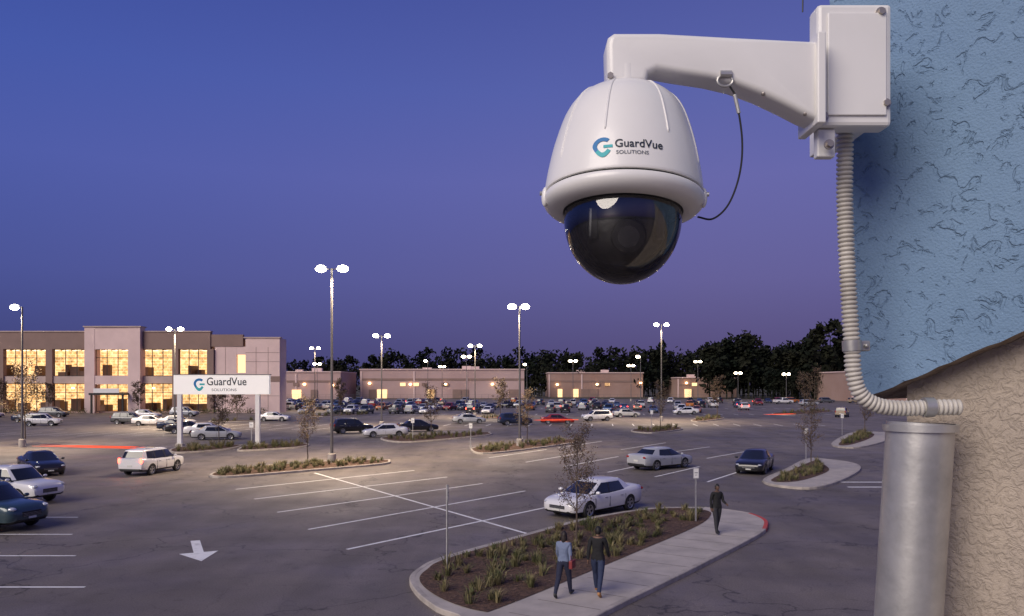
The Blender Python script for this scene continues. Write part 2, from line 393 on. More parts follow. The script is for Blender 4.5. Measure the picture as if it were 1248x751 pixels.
for i in range(12):
    t=i/11; a=Vector((-.2,19.1)).lerp(Vector((8.0,31.8)),t); q=a+Vector((.85,-.53)).normalized()*.15; r=a+Vector((.85,-.53)).normalized()*(2.2+.6*t)
    d=(r-q).normalized(); nn=Vector((-d.y,d.x))*.012
    jb.add([(q.x+nn.x,q.y+nn.y,.138),(q.x-nn.x,q.y-nn.y,.138),(r.x-nn.x,r.y-nn.y,.138),(r.x+nn.x,r.y+nn.y,.138)],[(0,1,2,3)])
jb.obj('footpath_joints',[mat('dark_joint',(.14,.125,.115),.9)])  # thin dark strips mark the joints between footpath slabs
island([(-18.85,48.8),(-17.3,47.3),(-13.1,51.0),(-9.2,54.9),(-8.9,57),(-9.6,57.9),(-13.4,56.6),(-18.1,52.6)],90)
island([(-13.3,79.6),(-9.8,76),(-2.9,86),(-2.6,90),(-3.6,91.4),(-12.6,84.2)],50,hm=(.3,.7))
island([(-3.5,66.5),(-1.6,63.6),(5.7,74.4),(6.1,78),(5.2,79.2),(-2.5,70.6)],55,hm=(.3,.7))
island([(14.3,93.4),(16.2,90.2),(21,96.7),(21.8,102),(20.5,103),(16,98.5)],30,hm=(.3,.8))
island([(28,122),(28.5,118),(34.7,128),(35.6,134),(33,133)],24,hm=(.3,.8))
island([(-46,120),(-44,117),(-38,121),(-38,124)],16,hm=(.3,.8))
island([(14.6,45.4),(15.1,42.6),(17.2,42.9),(22.1,49.8),(24.2,54.7),(23.6,58),(22.2,58.6),(17.9,51.2)],46,[(15.1,45.4),(15.5,44.3),(17.2,45.6),(20.4,50.2),(21.8,54.7),(22.2,57.0),(18.4,51)],hm=(.25,.6))
island([(29.9,73),(31.1,69.6),(39.2,80.3),(43.5,88),(43,91.3),(39.8,91)],45,[(30.6,73),(31.2,71.8),(37,80.5),(40.8,88),(39.9,90)],hm=(.3,.8))
island([(-29.4,67),(-27.5,64),(-24.9,66.8),(-24.6,71),(-25.6,72),(-29.2,69.8)],34,hm=(.3,.8))
island([(-23.8,68),(-22.8,66),(-19.1,69.4),(-19.0,73),(-21,74),(-24.0,71)],30,hm=(.3,.8))
island([(50,150),(52,143),(66,160),(68,170),(63,168)],26,hm=(.4,.9))
island([(-8,130),(-6,126),(2,134),(1,138)],20,hm=(.4,.9))
island([(-36,140),(-33,136),(-27,143),(-28,147)],20,hm=(.4,.9))

# ---------------------------------------------------------------- cars
def paintmat():
    m,t,b=nt('car_paint'); oi=t.nodes.new('ShaderNodeObjectInfo'); t.links.new(oi.outputs['Color'],b.inputs['Base Color'])
    b.inputs['Roughness'].default_value=.28; b.inputs['Coat Weight'].default_value=.7; b.inputs['Coat Roughness'].default_value=.05; b.inputs['Metallic'].default_value=.15
    return m
CM=[paintmat(),mat('car_glass',(.012,.014,.018),.05,spec=.8),mat('car_trim',(.012,.012,.013),.5),mat('alloy',(.42,.42,.43),.3,.8),
    mat('headlight_lens',(.6,.62,.65),.12,.3),mat('tail_lens',(.28,.012,.01),.2),M['black'],mat('number_plate',(.6,.6,.55),.5)]
CM_lit=nosample(mat('tail_lens_lit',(.5,.02,.01),.3,emis=(1,.05,.03),es=14))
def car_mesh(kind):
    if kind=='sedan':
        wx=(1.42,-1.38); wr=.335
        st=[(-2.40,.62,.42,.72),(-2.37,.80,.30,.94),(-2.26,.87,.24,1.03),(-1.9,.905,.21,1.05),(-1.4,.92,.2,1.01),(-.7,.925,.19,.97),(.2,.925,.19,.94),(.95,.92,.19,.93),(1.25,.91,.2,.915),(1.7,.90,.2,.86),(2.05,.885,.21,.80),(2.25,.84,.22,.735),(2.36,.74,.25,.66),(2.41,.6,.32,.56)]
        per=[(1.44,0,.44,0,1),(1.30,.68,.36,.52,0),(1.14,.82,.24,.60,1),(.12,.865,-.04,.64,2),(.02,.865,-.14,.64,1),(-1.08,.86,-.84,.62,0),(-1.76,.76,-1.10,.54,1),(-1.98,0,-1.24,0,1)]
        zb,zt=.89,1.37; hl=(2.24,.67,.64,.17,.13,.065); tl=(-2.345,.68,.87,.07,.19,.075)
    elif kind=='suv':
        wx=(1.42,-1.35); wr=.37
        st=[(-2.34,.70,.45,.80),(-2.32,.84,.36,1.10),(-2.2,.90,.30,1.16),(-1.8,.93,.27,1.15),(-1.2,.94,.26,1.12),(-.4,.945,.26,1.10),(.4,.945,.26,1.08),(1.0,.94,.26,1.07),(1.3,.93,.27,1.06),(1.7,.92,.27,1.02),(2.05,.90,.28,.97),(2.26,.85,.31,.89),(2.36,.74,.36,.78),(2.40,.6,.44,.66)]
        per=[(1.40,0,.64,0,1),(1.28,.72,.57,.58,0),(1.14,.85,.47,.68,1),(.22,.88,.08,.71,2),(.12,.88,-.02,.71,1),(-.88,.88,-.90,.70,2),(-1.0,.88,-1.0,.70,1),(-1.75,.85,-1.70,.68,0),(-2.14,.76,-1.90,.62,1),(-2.25,0,-2.0,0,1)]
        zb,zt=1.03,1.64; hl=(2.22,.70,.85,.16,.13,.08); tl=(-2.29,.78,1.0,.09,.11,.19)
    else:
        wx=(1.75,-1.65); wr=.39
        st=[(-2.80,.86,.5,.95),(-2.76,.92,.42,1.16),(-2.5,.95,.38,1.18),(-1.8,.955,.36,1.18),(-.9,.955,.34,1.17),(-.4,.955,.34,1.15),(.5,.955,.34,1.14),(1.2,.95,.34,1.14),(1.6,.94,.34,1.13),(2.0,.93,.34,1.10),(2.4,.92,.36,1.06),(2.62,.90,.38,1.0),(2.74,.84,.42,.90),(2.78,.74,.48,.76)]
        per=[(1.62,0,.92,0,1),(1.52,.72,.86,.60,0),(1.40,.86,.76,.69,1),(.52,.89,.42,.72,2),(.42,.89,.32,.72,1),(-.45,.89,-.42,.72,0),(-.72,.82,-.62,.66,1),(-.78,0,-.70,0,1)]
        zb,zt=1.12,1.74; hl=(2.66,.75,.90,.12,.13,.10); tl=(-2.77,.87,.98,.05,.08,.17)
    b=B(); half=[(0,0),(.80,0),(.95,.14),(.995,.42),(1,.60),(.985,.78),(.955,.92),(.86,1.0),(.45,1.03),(0,1.045)]
    V=[]
    for (x,hw,z0,z1) in st:
        pts=[(x,hw*a,z0+(z1-z0)*c) for a,c in half]; pts+=[(x,-y,z) for (_,y,z) in pts[-2:0:-1]]
        V+=pts
    k=len(V)//len(st); F=[];mi=[]
    for j in range(len(st)-1):
        for i in range(k):
            F.append((j*k+i,j*k+(i+1)%k,(j+1)*k+(i+1)%k,(j+1)*k+i)); ii=min(i,k-1-i); mi.append(2 if ii<=1 else 0)
    F.append(tuple(range(k-1,-1,-1))); mi.append(0); F.append(tuple((len(st)-1)*k+i for i in range(k))); mi.append(0)
    bo=obj('tmpbody',V,F,CM,mi,smooth=True)
    bm=bmesh.new(); bm.from_mesh(bo.data); bmesh.ops.recalc_face_normals(bm,faces=bm.faces[:]); bm.to_mesh(bo.data); bm.free()
    cb=B(); hwm=max(s[1] for s in st)
    for x in wx:
        for s in (1,-1):
            VV=[];n=28
            for yy in (s*(hwm-.26),s*(hwm+.2)):
                for i in range(n):
                    a=2*math.pi*i/n; VV.append((x+(wr+.045)*math.cos(a),yy,wr+(wr+.045)*math.sin(a)))
            FF=[tuple(range(n)),tuple(range(2*n-1,n-1,-1))]+[(i,n+i,n+(i+1)%n,(i+1)%n) for i in range(n)]
            cb.add(VV,FF,2)
    co_=obj('tmpcut',cb.V,cb.F,CM,cb.M)
    bm=bmesh.new(); bm.from_mesh(co_.data); bmesh.ops.recalc_face_normals(bm,faces=bm.faces[:]); bm.to_mesh(co_.data); bm.free()
    md=bo.modifiers.new('b','BOOLEAN'); md.operation='DIFFERENCE'; md.object=co_; md.solver='EXACT'
    me=eval_mesh(bo)
    b.add([v.co[:] for v in me.vertices],[],0)
    for p in me.polygons: b.F.append(list(p.vertices)); b.M.append(p.material_index); b.S.append(True)
    bpy.data.objects.remove(bo); bpy.data.objects.remove(co_)
    P=per+[(a,-b_,c,-d_,0) for (a,b_,c,d_,m) in per[-2:0:-1]]
    mseg=[p[4] for p in per[:-1]]; mseg=mseg+mseg[::-1]
    k=len(P); lv=[0,.10,.90,1.0]; V=[]
    for s in lv:
        for (xb,yb,xt,yt,_) in P: 
            bow=.03*math.sin(math.pi*s)
            V.append((xb+(xt-xb)*s,(yb+(yt-yb)*s)*(1+bow),zb+(zt-zb)*s))
    cx=sum(p[2] for p in P)/k
    for f,dz in ((.90,.045),(.6,.075)):
        for (xb,yb,xt,yt,_) in P: V.append((cx+(xt-cx)*f,yt*f,zt+dz))
    V.append((cx,0,zt+.085))
    o=len(b.V); b.V+=V
    for j in range(5):
        for i in range(k):
            b.F.append([o+q for q in (j*k+i,j*k+(i+1)%k,(j+1)*k+(i+1)%k,(j+1)*k+i)])
            b.M.append(mseg[i] if j==1 else (2 if j==0 else 0)); b.S.append(True)
    for i in range(k): b.F.append([o+5*k+i,o+5*k+(i+1)%k,o+6*k]); b.M.append(0); b.S.append(True)
    for x in wx:
        for s in (1,-1):
            y1=s*(hwm-.015); y0=s*(hwm-.23); n=24
            pr=[(wr*.62,y1-s*.03),(wr*.66,y1),(wr*.94,y1),(wr,y1-s*.03),(wr,y0+s*.03),(wr*.9,y0),(.0,y0)]
            V=[];F=[]
            for r_,yy in pr:
                for i in range(n):
                    a=2*math.pi*i/n; V.append((x+r_*math.cos(a),yy,wr+r_*math.sin(a)))
            for j in range(len(pr)-1):
                for i in range(n): F.append((j*n+i,j*n+(i+1)%n,(j+1)*n+(i+1)%n,(j+1)*n+i))
            b.add(V,F,6,True)
            V=[(x+wr*.62*math.cos(2*math.pi*i/n),y1-s*.06,wr+wr*.62*math.sin(2*math.pi*i/n)) for i in range(n)]; b.add(V,[tuple(range(n))],2)
            for q in range(5):
                for dq in (-.16,.16):
                    a=2*math.pi*q/5+.3; ca,sa=math.cos(a+dq*.5),math.sin(a+dq*.5); ca2,sa2=math.cos(a+dq),math.sin(a+dq)
                    px,pz=-sa*.026,ca*.026
                    r0,r1=.03,wr*.63
                    b.add([(x+r0*ca-px,y1-s*.03,wr+r0*sa-pz),(x+r0*ca+px,y1-s*.03,wr+r0*sa+pz),(x+r1*ca2+px,y1-s*.022,wr+r1*sa2+pz),(x+r1*ca2-px,y1-s*.022,wr+r1*sa2-pz)],[(0,1,2,3)],3)
            b.tube([(x,y1-s*.05,wr),(x,y1-s*.015,wr)],.05,3,12)
            V=[];
            for r_ in (wr*.58,wr*.66):
                for i in range(n): V.append((x+r_*math.cos(2*math.pi*i/n),y1-s*.012+(s*.014 if r_>wr*.6 else 0),wr+r_*math.sin(2*math.pi*i/n)))
            b.add(V,[(i,(i+1)%n,n+(i+1)%n,n+i) for i in range(n)],3,True)
    for s in (1,-1):
        b.ell((hl[0],s*hl[1],hl[2]),(hl[3],hl[4],hl[5]),4,rot=Matrix.Rotation(-s*.45,3,'Z'))
        b.ell((tl[0],s*tl[1],tl[2]),(tl[3],tl[4],tl[5]),5,rot=Matrix.Rotation(s*.3,3,'Z'))
        mz=zb+.10; b.ell((per[2][0]-.14,s*(hwm+.08),mz),(.08,.11,.07),0); b.box(per[2][0]-.17,per[2][0]-.11,s*hwm-.06,s*hwm+.06,mz-.05,mz-.02,2)
        for dx in ([per[2][0]-.10,per[3][0]-.04,per[5][0]+.05] if kind!='pickup' else [1.3,.47,-.42]):
            b.box(dx-.008,dx+.008,min(s*(hwm-.02),s*(hwm+.0035)),max(s*(hwm-.02),s*(hwm+.0035)),.36,zb-.12,2)
        for dx in ([per[3][0]+.12,per[5][0]+.25] if kind!='pickup' else [.62,-.28]):
            b.box(dx-.0,dx+.18,min(s*(hwm-.03),s*(hwm+.018)),max(s*(hwm-.03),s*(hwm+.018)),zb-.16,zb-.13,3,.005)
    f=st[-1]; g=.1 if kind=='sedan' else .16
    b.box(f[0]-.12,f[0]+.012,-.40,.40,f[2]+.10,f[2]+.08+g+.05,2,.01)
    for q in range(3): b.box(f[0]-.02,f[0]+.02,-.38,.38,f[2]+.12+q*.05*(g/.1)*.6,f[2]+.13+q*.05*(g/.1)*.6,3)
    b.box(f[0]-.3,f[0]-.0,-.54,.54,f[2]-.04,f[2]+.02,2,.02)
    b.box(f[0],f[0]+.03,-.16,.16,f[2]+.02,f[2]+.095,7)
    r=st[0]
    b.box(r[0]-.012,r[0]+.1,-.17,.17,r[2]+.16,r[2]+.28,7,.004)
    b.box(r[0]-.02,r[0]+.2,-.70,.70,r[2]-.1,r[2]+.04,2,.02)
    if kind=='pickup':
        b.box(-2.62,-.82,-.80,.80,1.16,1.235,2,.01)
        b.box(-2.70,-2.62,-.9,.9,1.0,1.24,0,.01); 
        for s in (1,-1): b.box(-2.66,-.80,min(s*.80,s*.90),max(s*.80,s*.90),1.15,1.245,0,.012)
    if kind=='suv':
        for s in (1,-1): b.tube([(.35,s*.58,zt+.07),(.2,s*.58,zt+.11),(-1.4,s*.56,zt+.11),(-1.55,s*.56,zt+.07)],.018,3,6)
    me=b.mesh('car_'+kind,CM,40)
    return me
CARS={k:car_mesh(k) for k in ('sedan','suv','pickup')}
NAMES={'sedan':'parked_car','suv':'parked_suv','pickup':'pickup_truck'}
CC={'white':(.76,.75,.74),'silver':(.42,.43,.45),'black':(.012,.012,.015),'grey':(.10,.105,.115),'navy':(.015,.025,.06),'red':(.25,.02,.02),'teal':(.03,.06,.075),'gold':(.35,.28,.19),'blue':(.05,.10,.22),'orange':(.45,.15,.03)}
def car(kind,x,y,deg,c,s=1,name=None,lit=False):
    o=bpy.data.objects.new(name or NAMES[kind],CARS[kind]); COL.objects.link(o)
    o.location=(x,y,0); o.rotation_euler=(0,0,math.radians(deg)); o.scale=(s,s,s); o.color=(*CC[c],1)
    if lit:
        o.material_slots[5].link='OBJECT'; o.material_slots[5].material=CM_lit
    return o
car('sedan',3.66,34.85,226,'white',1.05)
car('sedan',10.1,53.0,38,'silver',1.02)
car('sedan',15.9,51.0,243,'black',1.0)
car('suv',-23.2,50.3,80,'white',.96,'moving_car',True)
car('sedan',-30.1,49.8,-46,'black',1.0)
car('pickup',-24.6,38.0,-18,'white',.98)
car('suv',-21.2,31.2,-16,'teal',1.05)
mid=[('suv',-64.5,107,10,'white'),('sedan',-50,108,5,'white'),('sedan',-41.5,97,8,'navy'),('sedan',-37.8,91,12,'black'),('sedan',-30.5,80.5,14,'silver'),('sedan',-33.8,86.5,10,'white'),('sedan',-36.9,121,0,'white'),
('suv',-18.7,91,30,'black'),('sedan',-13.8,84.6,200,'white'),('sedan',-11.4,94.6,20,'black'),('sedan',-6.3,114,10,'silver'),('suv',.4,109,15,'navy'),('suv',13.2,121,195,'white'),('sedan',19.9,136,10,'silver'),
('pickup',79,227,5,'white'),('suv',57.6,136,60,'gold'),('sedan',6.5,112,0,'red'),('suv',-55,112,0,'grey'),('sedan',-73,118,0,'navy'),('sedan',-62,132,0,'white'),('suv',-80,136,0,'grey'),('sedan',-90,134,0,'white'),('suv',-58,138,0,'silver'),('sedan',-46,107,0,'silver'),('sedan',33,148,180,'white')]
for m_ in mid: car(*m_)
kinds=['sedan','sedan','suv','suv','pickup']; cols=['white','white','silver','black','black','grey','navy','red','gold','blue','silver','orange','grey']
for yy,x0,x1,p in [(152,-46,-2,.7),(158,2,40,.45),(172,-52,52,.5),(190,-60,60,.55),(212,-60,74,.55),(236,-70,85,.5)]:
    x=x0
    while x<x1:
        if R.random()<p: car(R.choice(kinds),x,yy+R.uniform(-.6,.6),R.choice([75,82,255,262])+R.uniform(-3,3),R.choice(cols),lit=R.random()<.08)
        x+=2.95
for xx,yy in [(78,205),(86,240),(96,238),(104,236)]: car('suv',xx,yy,5,R.choice(cols))
tr=emat('tail_trail',(1,.10,.04),1.3)
for P in ([(-38.5,62.5,.75),(-34,61.5,.75),(-30,60.2,.78),(-27,58.8,.8)],[(3.0,106,.8),(5.5,106.5,.8),(9.2,107.5,.8)],[(41,126,.8),(44,127,.8),(47,129,.8)]):
    b=B()
    for off in (0,1.1): b.tube([(p[0],p[1]+off,p[2]) for p in P],[.008]+[.04]*(len(P)-2)+[.02],0,6)
    b.obj('tail_light_trail',[tr])

# ---------------------------------------------------------------- street lamps
def pole_mesh(h):
    b=B(); b.tube([(0,0,.7),(0,0,h)],[.11,.065],0,12); b.tube([(0,0,0),(0,0,.72),(0,0,.75)],[.30,.30,.26],1,16); b.box(-.17,.17,-.17,.17,.75,.79,0)
    b.box(-.07,.07,-.125,-.10,1.1,1.4,0)
    return b
def street_lamp(x,y,h,heads=2,e=0,rot=0,far=False,ls=1.):
    em=empty('street_lamp',(x,y,0),rot)
    pole_mesh(h).obj('pole',[M['pole'],M['conc']],em)
    b=B(); lens=B(); xs={2:(-.78,.78),1:(-.7,),3:(-.7,.5)}[heads]
    for hx in xs:
        s=1 if hx>0 else -1
        b.tube([(0,0,h-.08),(hx*.55,0,h-.02)],.035,0,8)
        V=[(s*(abs(hx)-.42),-.13,h-.02),(s*(abs(hx)-.42),.13,h-.02),(s*(abs(hx)+.36),.26,h-.02),(s*(abs(hx)+.36),-.26,h-.02),
           (s*(abs(hx)-.38),-.09,h+.07),(s*(abs(hx)-.38),.09,h+.07),(s*(abs(hx)+.30),.15,h+.13),(s*(abs(hx)+.30),-.15,h+.13)]
        b.add(V,[(0,1,2,3),(4,7,6,5),(0,4,5,1),(1,5,6,2),(2,6,7,3),(3,7,4,0)],0)
        lens.ell((hx,0,h-.03),(.40*ls,.28*ls,.25*ls),0,16,12)
    b.obj('luminaire',[M['pole']],em); lens.obj('lens',[M['lampfar'] if far else M['lamp']],em)
    if e:
        for hx in (xs if heads==2 else xs[:1]):
            l=bpy.data.lights.new('lamp_light','SPOT'); l.energy=e/len(xs); l.color=(1,.78,.52); l.spot_size=math.radians(136); l.spot_blend=.9; l.shadow_soft_size=.3
            o=bpy.data.objects.new('lamp_light',l); COL.objects.link(o); o.parent=em; o.location=(hx,0,h-.45)
street_lamp(-12.9,55.8,14.0,2,19000)
street_lamp(.7,71,12.8,3,16000)
street_lamp(-44.3,70.5,12.7,1,14000)
street_lamp(-45,104,13.1,2,22000)
street_lamp(-17.4,104,12.2,2,17000,.3)
street_lamp(-6.4,135,12.4,2,17000)
street_lamp(-43,170,13.6,2,14000)
street_lamp(23,120,14.9,2,22000)
for x,y,h in [(-27,250,13.2),(-26,290,12.3),(62,260,13.3),(18,230,12.6),(40,262,12),(-60,240,12),(88,250,9),(5,262,12.4),(-80,215,12),(76,262,9.5),(33,200,12.8),(-12,205,13)]:
    street_lamp(x,y,h,1 if x%2 else 2,0,0,True,1.4)

# ---------------------------------------------------------------- signs
def logo_mesh(b,x,z,r,yf,m1,m2):
    n=30
    def pt(a,rr):
        px,pz=rr*math.cos(a),rr*math.sin(a)
        if pz<0: pz*=1.22; px*=(1+.25*pz/rr)
        return (x+px,z+pz)
    for i in range(n):
        a0=math.radians(48)+i*math.radians(285)/n; a1=a0+math.radians(285)/n
        q=[pt(a0,r),pt(a0,r*.58),pt(a1,r*.58),pt(a1,r)]
        b.add([(p[0],yf(p[0],p[1]),p[1]) for p in q],[(0,1,2,3)],m1 if i<17 else m2)
    q=[(x+.05*r,z+.12*r),(x+.05*r,z-.2*r),(x+.95*r,z-.2*r),(x+.95*r,z+.12*r)]
    b.add([(p[0],yf(p[0],p[1]),p[1]) for p in q],[(0,1,2,3)],m2)
sg=empty('monument_sign',(-26.4,71,0))
signw=nosample(mat('sign_face_backlit',(.80,.78,.75),.4,emis=(1,.93,.84),es=.28))
b=B(); b.box(-4.35,4.35,-.22,.22,4.78,6.55,0,.03); b.box(-4.42,4.42,-.26,.26,6.553,6.62,1,.01); b.obj('panel',[signw,M['pole']],sg)
b=B()
for px in (-3.85,3.25): b.box(px-.2,px+.2,-.17,.17,.1,4.777,0,.02); b.box(px-.34,px+.34,-.3,.3,0,.3,1,.03)
b.obj('posts',[M['white'],M['conc']],sg)
def flat_text(body,size,m,x,z,y,parent,name,sx_=1):
    me=text_mesh(body,size,m)
    for v in me.vertices: c=v.co.copy(); v.co=Vector((x+c.x*sx_,y,z+c.y))
    o=bpy.data.objects.new(name,me); COL.objects.link(o); o.parent=parent
    return o
flat_text('GuardVue',1.0,M['navy'],-1.35,5.62,-.226,sg,'lettering',.88)
flat_text('SOLUTIONS',.34,M['gletter'],-.9,5.08,-.226,sg,'small_lettering',1.25)
b=B(); logo_mesh(b,-2.0,5.72,.52,lambda x,z:-.226,0,1); b.obj('logo',[M['lblue'],M['lteal']],sg)
def signpost(x,y,h,w_,hh,rot=0,col=None,z0=.13):
    e=empty('traffic_sign',(x,y,z0),rot); b=B(); b.box(-.03,.03,-.02,.02,0,h,0,.004); b.obj('post',[M['steel']],e)
    if w_:
        b=B(); b.box(-w_/2,w_/2,-.035,-.025,h-hh-.03,h-.02,0,.002); b.box(-w_/2+.02,w_/2-.02,-.038,-.036,h-hh-.01,h-.04,1); 
        b.box(-w_*.28,w_*.28,-.0405,-.039,h-hh*.55,h-hh*.47,2); b.box(-w_*.2,w_*.2,-.0405,-.039,h-hh*.75,h-hh*.70,2)
        b.obj('sign_plate',[M['steel'],M['white'],col or M['gletter']],e)
signpost(-1.95,23.4,2.55,.06,.45,1.2)
signpost(7.45,31.6,2.2,.25,.42,.2)
signpost(21.5,57,2.4,.3,.46); signpost(-23.4,70,2.2,.4,.5); signpost(17.2,96,2.4,.35,.5); signpost(-3.6,68,2.2,.3,.45); signpost(36,85,2.4,.35,.5); signpost(-10,78.5,2.2,.35,.5)

# ---------------------------------------------------------------- trees
def young_tree(x,y,h,seed,spread=.32,leaves=900,z0=.12,ls=.035,name='young_tree'):
    r=random.Random(seed); b=B(); tips=[]
    def grow(p,d,l,rad,dep):
        q=p; pts=[p];rr=[rad]; dd=d.copy()
        for i in range(3):
            dd=(dd+Vector((r.uniform(-.14,.14),r.uniform(-.14,.14),.05))).normalized(); q=q+dd*l/3; pts.append(q); rr.append(rad*(1-.5*(i+1)/3))
        b.tube(pts,rr,0,5 if dep else 8)
        if dep>=1: tips.extend([pts[2],pts[3],pts[1]])
        if dep<3:
            for i in range(3 if dep else 4):
                a=r.uniform(0,6.28); s=r.uniform(.5,.95)
                nd=(dd+Vector((math.cos(a)*s,math.sin(a)*s,.15))).normalized(); grow(pts[r.choice([2,3,3])],nd,l*r.uniform(.6,.8),rr[-1]*.9,dep+1)
    base=Vector((0,0,0)); pts=[base]; rr=[.045*h/4]
    n=9
    for i in range(n): pts.append(pts[-1]+Vector((r.uniform(-.03,.03),r.uniform(-.03,.03),h/n))); rr.append(.045*h/4*(1-.85*(i+1)/n))
    b.tube(pts,rr,0,8)
    for i in range(3,n+1):
        for k in range(3):
            a=r.uniform(0,6.28); s=spread*(1.15-i/n*.55)
            grow(pts[i],Vector((math.cos(a),math.sin(a),.9)).normalized(),h*s*r.uniform(.5,.9)*.8,rr[i]*.55,2)
    for _ in range(leaves):
        c=r.choice(tips)+Vector((r.gauss(0,.09),r.gauss(0,.09),r.gauss(0,.09)))*h/3.5
        u=Vector((r.uniform(-1,1),r.uniform(-1,1),r.uniform(-1,1))).normalized()*ls; v=u.orthogonal().normalized()*ls*.55
        b.add([c-u,c+v,c+u,c-v],[(0,1,2,3)],1)
    e=empty(name,(x,y,z0)); b.obj('trunk_and_leaves',[M['bark'],M['leaf']],e)
young_tree(2.25,27,3.6,1,leaves=2300,spread=.38)
young_tree(-14.6,55.6,4.1,2,leaves=1500,ls=.05)
young_tree(19.4,50.5,4.0,3,leaves=1500,ls=.05)
young_tree(-27.6,73.5,4.7,4,leaves=1500,ls=.065,z0=0)
young_tree(1.4,72.5,4.5,5,leaves=1100,ls=.065)
young_tree(-45,72,6.6,6,leaves=1800,ls=.08,spread=.4,z0=0)
young_tree(-8.5,82,4.8,7,leaves=1000,ls=.07); young_tree(18.5,97,5,8,leaves=1000,ls=.08); young_tree(34,129,6,9,leaves=1100,ls=.1); young_tree(38,84,5,10,leaves=1000,ls=.08)
for i,(x,y,h) in enumerate([(-70,146,5),(-88,148,5),(-55,148,6),(-2,133,5.5),(-31,141,5.5),(60,160,7),(66,170,8),(-42,119,5),(-97,148,5.5)]): young_tree(x,y,h,20+i,leaves=1000,ls=.13,spread=.4)

def tree_mass(name,T,seed,q=420):
    r=random.Random(seed); b=B()
    for (x,y,h,wd) in T:
        b.tube([(x,y,0),(x+r.uniform(-.5,.5),y,h*.8)],[.4,.12],0,5)
        lobes=[]
        for _ in range(r.randint(9,14)):
            zz=r.uniform(.22,.95)*h; k=math.sin(min(1,(1.08-zz/h)*1.9)*math.pi/2)
            a=r.uniform(0,6.28); rr=r.uniform(.1,1)*wd*.5*k; lobes.append((x+rr*math.cos(a),y+rr*math.sin(a)*.7,zz,r.uniform(.13,.27)*wd))
        for _ in range(int(q)):
            lx,ly,lz,lr=r.choice(lobes)
            dv=Vector((r.gauss(0,1),r.gauss(0,1),r.gauss(0,.75))).normalized()*lr*r.uniform(.5,1.1); c=Vector((lx,ly,lz))+dv
            s=r.uniform(.3,.85)*h/15; u=Vector((r.uniform(-1,1),r.uniform(-1,1),r.uniform(-1,1))).normalized(); v=u.orthogonal().normalized()
            b.add([c-u*s,c+v*s*.8,c+u*s,c-v*s*.6],[(0,1,2,3)],0)
    return obj(name,b.V,b.F,[M['far']])
T=[]
r=random.Random(5)
for i in range(80):
    x=-180+i*4.3+r.uniform(-2,2); T.append((x,390+r.uniform(-12,20),r.uniform(17,25),r.uniform(11,17)))
for i in range(50):
    x=15+i*4.2+r.uniform(-2,2); T.append((x,362+r.uniform(-12,14),r.uniform(18,26),r.uniform(12,17)))
T2=[]
for i in range(36):
    x=82+i*3.4+r.uniform(-2,2); T2.append((x,318+r.uniform(-12,12),r.uniform(19,26),r.uniform(12,16)))
for i in range(18): T2.append((98+i*3.2,292+r.uniform(-5,5),r.uniform(9,14),r.uniform(9,12)))
T2+=[(113,290,27,13),(119,292,30,14),(125,295,26,15),(132,292,28,16),(84,305,24,14),(92,303,26,14),(150,295,24,18)]
tree_mass('distant_trees',T,3,400); tree_mass('tree_belt',T2,4,600)
T3=[(-175+i*4.0,374+r.uniform(-4,4),r.uniform(11,14),10) for i in range(120)]
tree_mass('distant_scrub',T3,6,170)

# ---------------------------------------------------------------- buildings
rb=empty('retail_building',(0,0,0))
def bx(name,boxes,m,parent,ch=0):
    b=B()
    for q in boxes: b.box(*q,0,ch)
    return b.obj(name,[m],parent)
Y=155
bx('rear_volume',[(-128,-62,Y+9.003,Y+45,0,14.6)],M['pane'],rb)
bx('roof',[(-127.5,-62.2,Y+.9,Y+44,14.62,14.9),(-62.19,-50,Y+1.1,Y+4,14.5,14.8)],M['roofm'],rb)
bx('side_wall',[(-46.9,-46.2,Y+1.003,Y+4,0,14.85),(-62,-46.2,Y+4.003,Y+4.5,0,14.85),(-128,-127,Y+1,Y+9,0,16)],M['pane'],rb)
segs=[(-127,-102.5),(-101,-92.6),(-91.2,-84.4),(-82.4,-75.9),(-73.8,-67.4),(-66.2,-60.6)]
bx('parapet_brown',[(-127,-84.6,Y-.3,Y+.8,12.7,16.1),(-73.2,-59.9,Y-.3,Y+.8,12.7,16.1),(-59.897,-53.5,Y-.1,Y+.8,13.2,15.6)],M['tan'],rb)
bx('parapet_coping',[(-127.2,-84.6,Y-.45,Y+.95,16.102,16.3),(-73.2,-59.8,Y-.45,Y+.95,16.102,16.3)],M['pil'],rb)
bx('tower',[(-84.4,-82.4,Y-1.2,Y+1,0,17),(-75.8,-73.4,Y-1.2,Y+1,0,17),(-82.397,-75.803,Y-1.15,Y+1,12.6,16.95),(-82.397,-75.803,Y-1.1,Y+1,5.7,7.4)],M['pane'],rb)
bx('tower_coping',[(-84.6,-73.2,Y-1.4,Y+1.2,17.002,17.2)],M['pil'],rb)
bx('spandrel',[(-127,-84.5,Y-.15,Y+.5,5.9,7.3),(-73.3,-59.9,Y-.15,Y+.5,5.9,7.3)],M['pil'],rb)
bx('pilasters',[(a,c,Y-.45,Y+.6,0,12.69) for a,c in [(-102.4,-100.9),(-92.5,-91.2),(-67.4,-66.2),(-60.5,-59.2),(-110.5,-109.2),(-119,-117.8)]],M['tan'],rb)
bx('right_wing',[(-59.1,-54.8,Y,Y+1,0,13.19),(-53,-46.2,Y,Y+1,0,14.9),(-54.797,-53.003,Y+.02,Y+1,0,8),(-54.797,-53.003,Y+.02,Y+1,11.6,13.19)],M['pane'],rb)
bx('wing_band',[(-59.1,-46.1,Y-.06,Y-.003,6.2,7.3)],M['tan'],rb)
bx('wing_coping',[(-53.4,-46.0,Y-.2,Y+1.2,14.902,15.1)],M['pil'],rb)
jo=B()
for x in (-57,-50.9,-48.5): jo.box(x-.04,x+.04,Y-.02,Y-.004,.1,13.1)
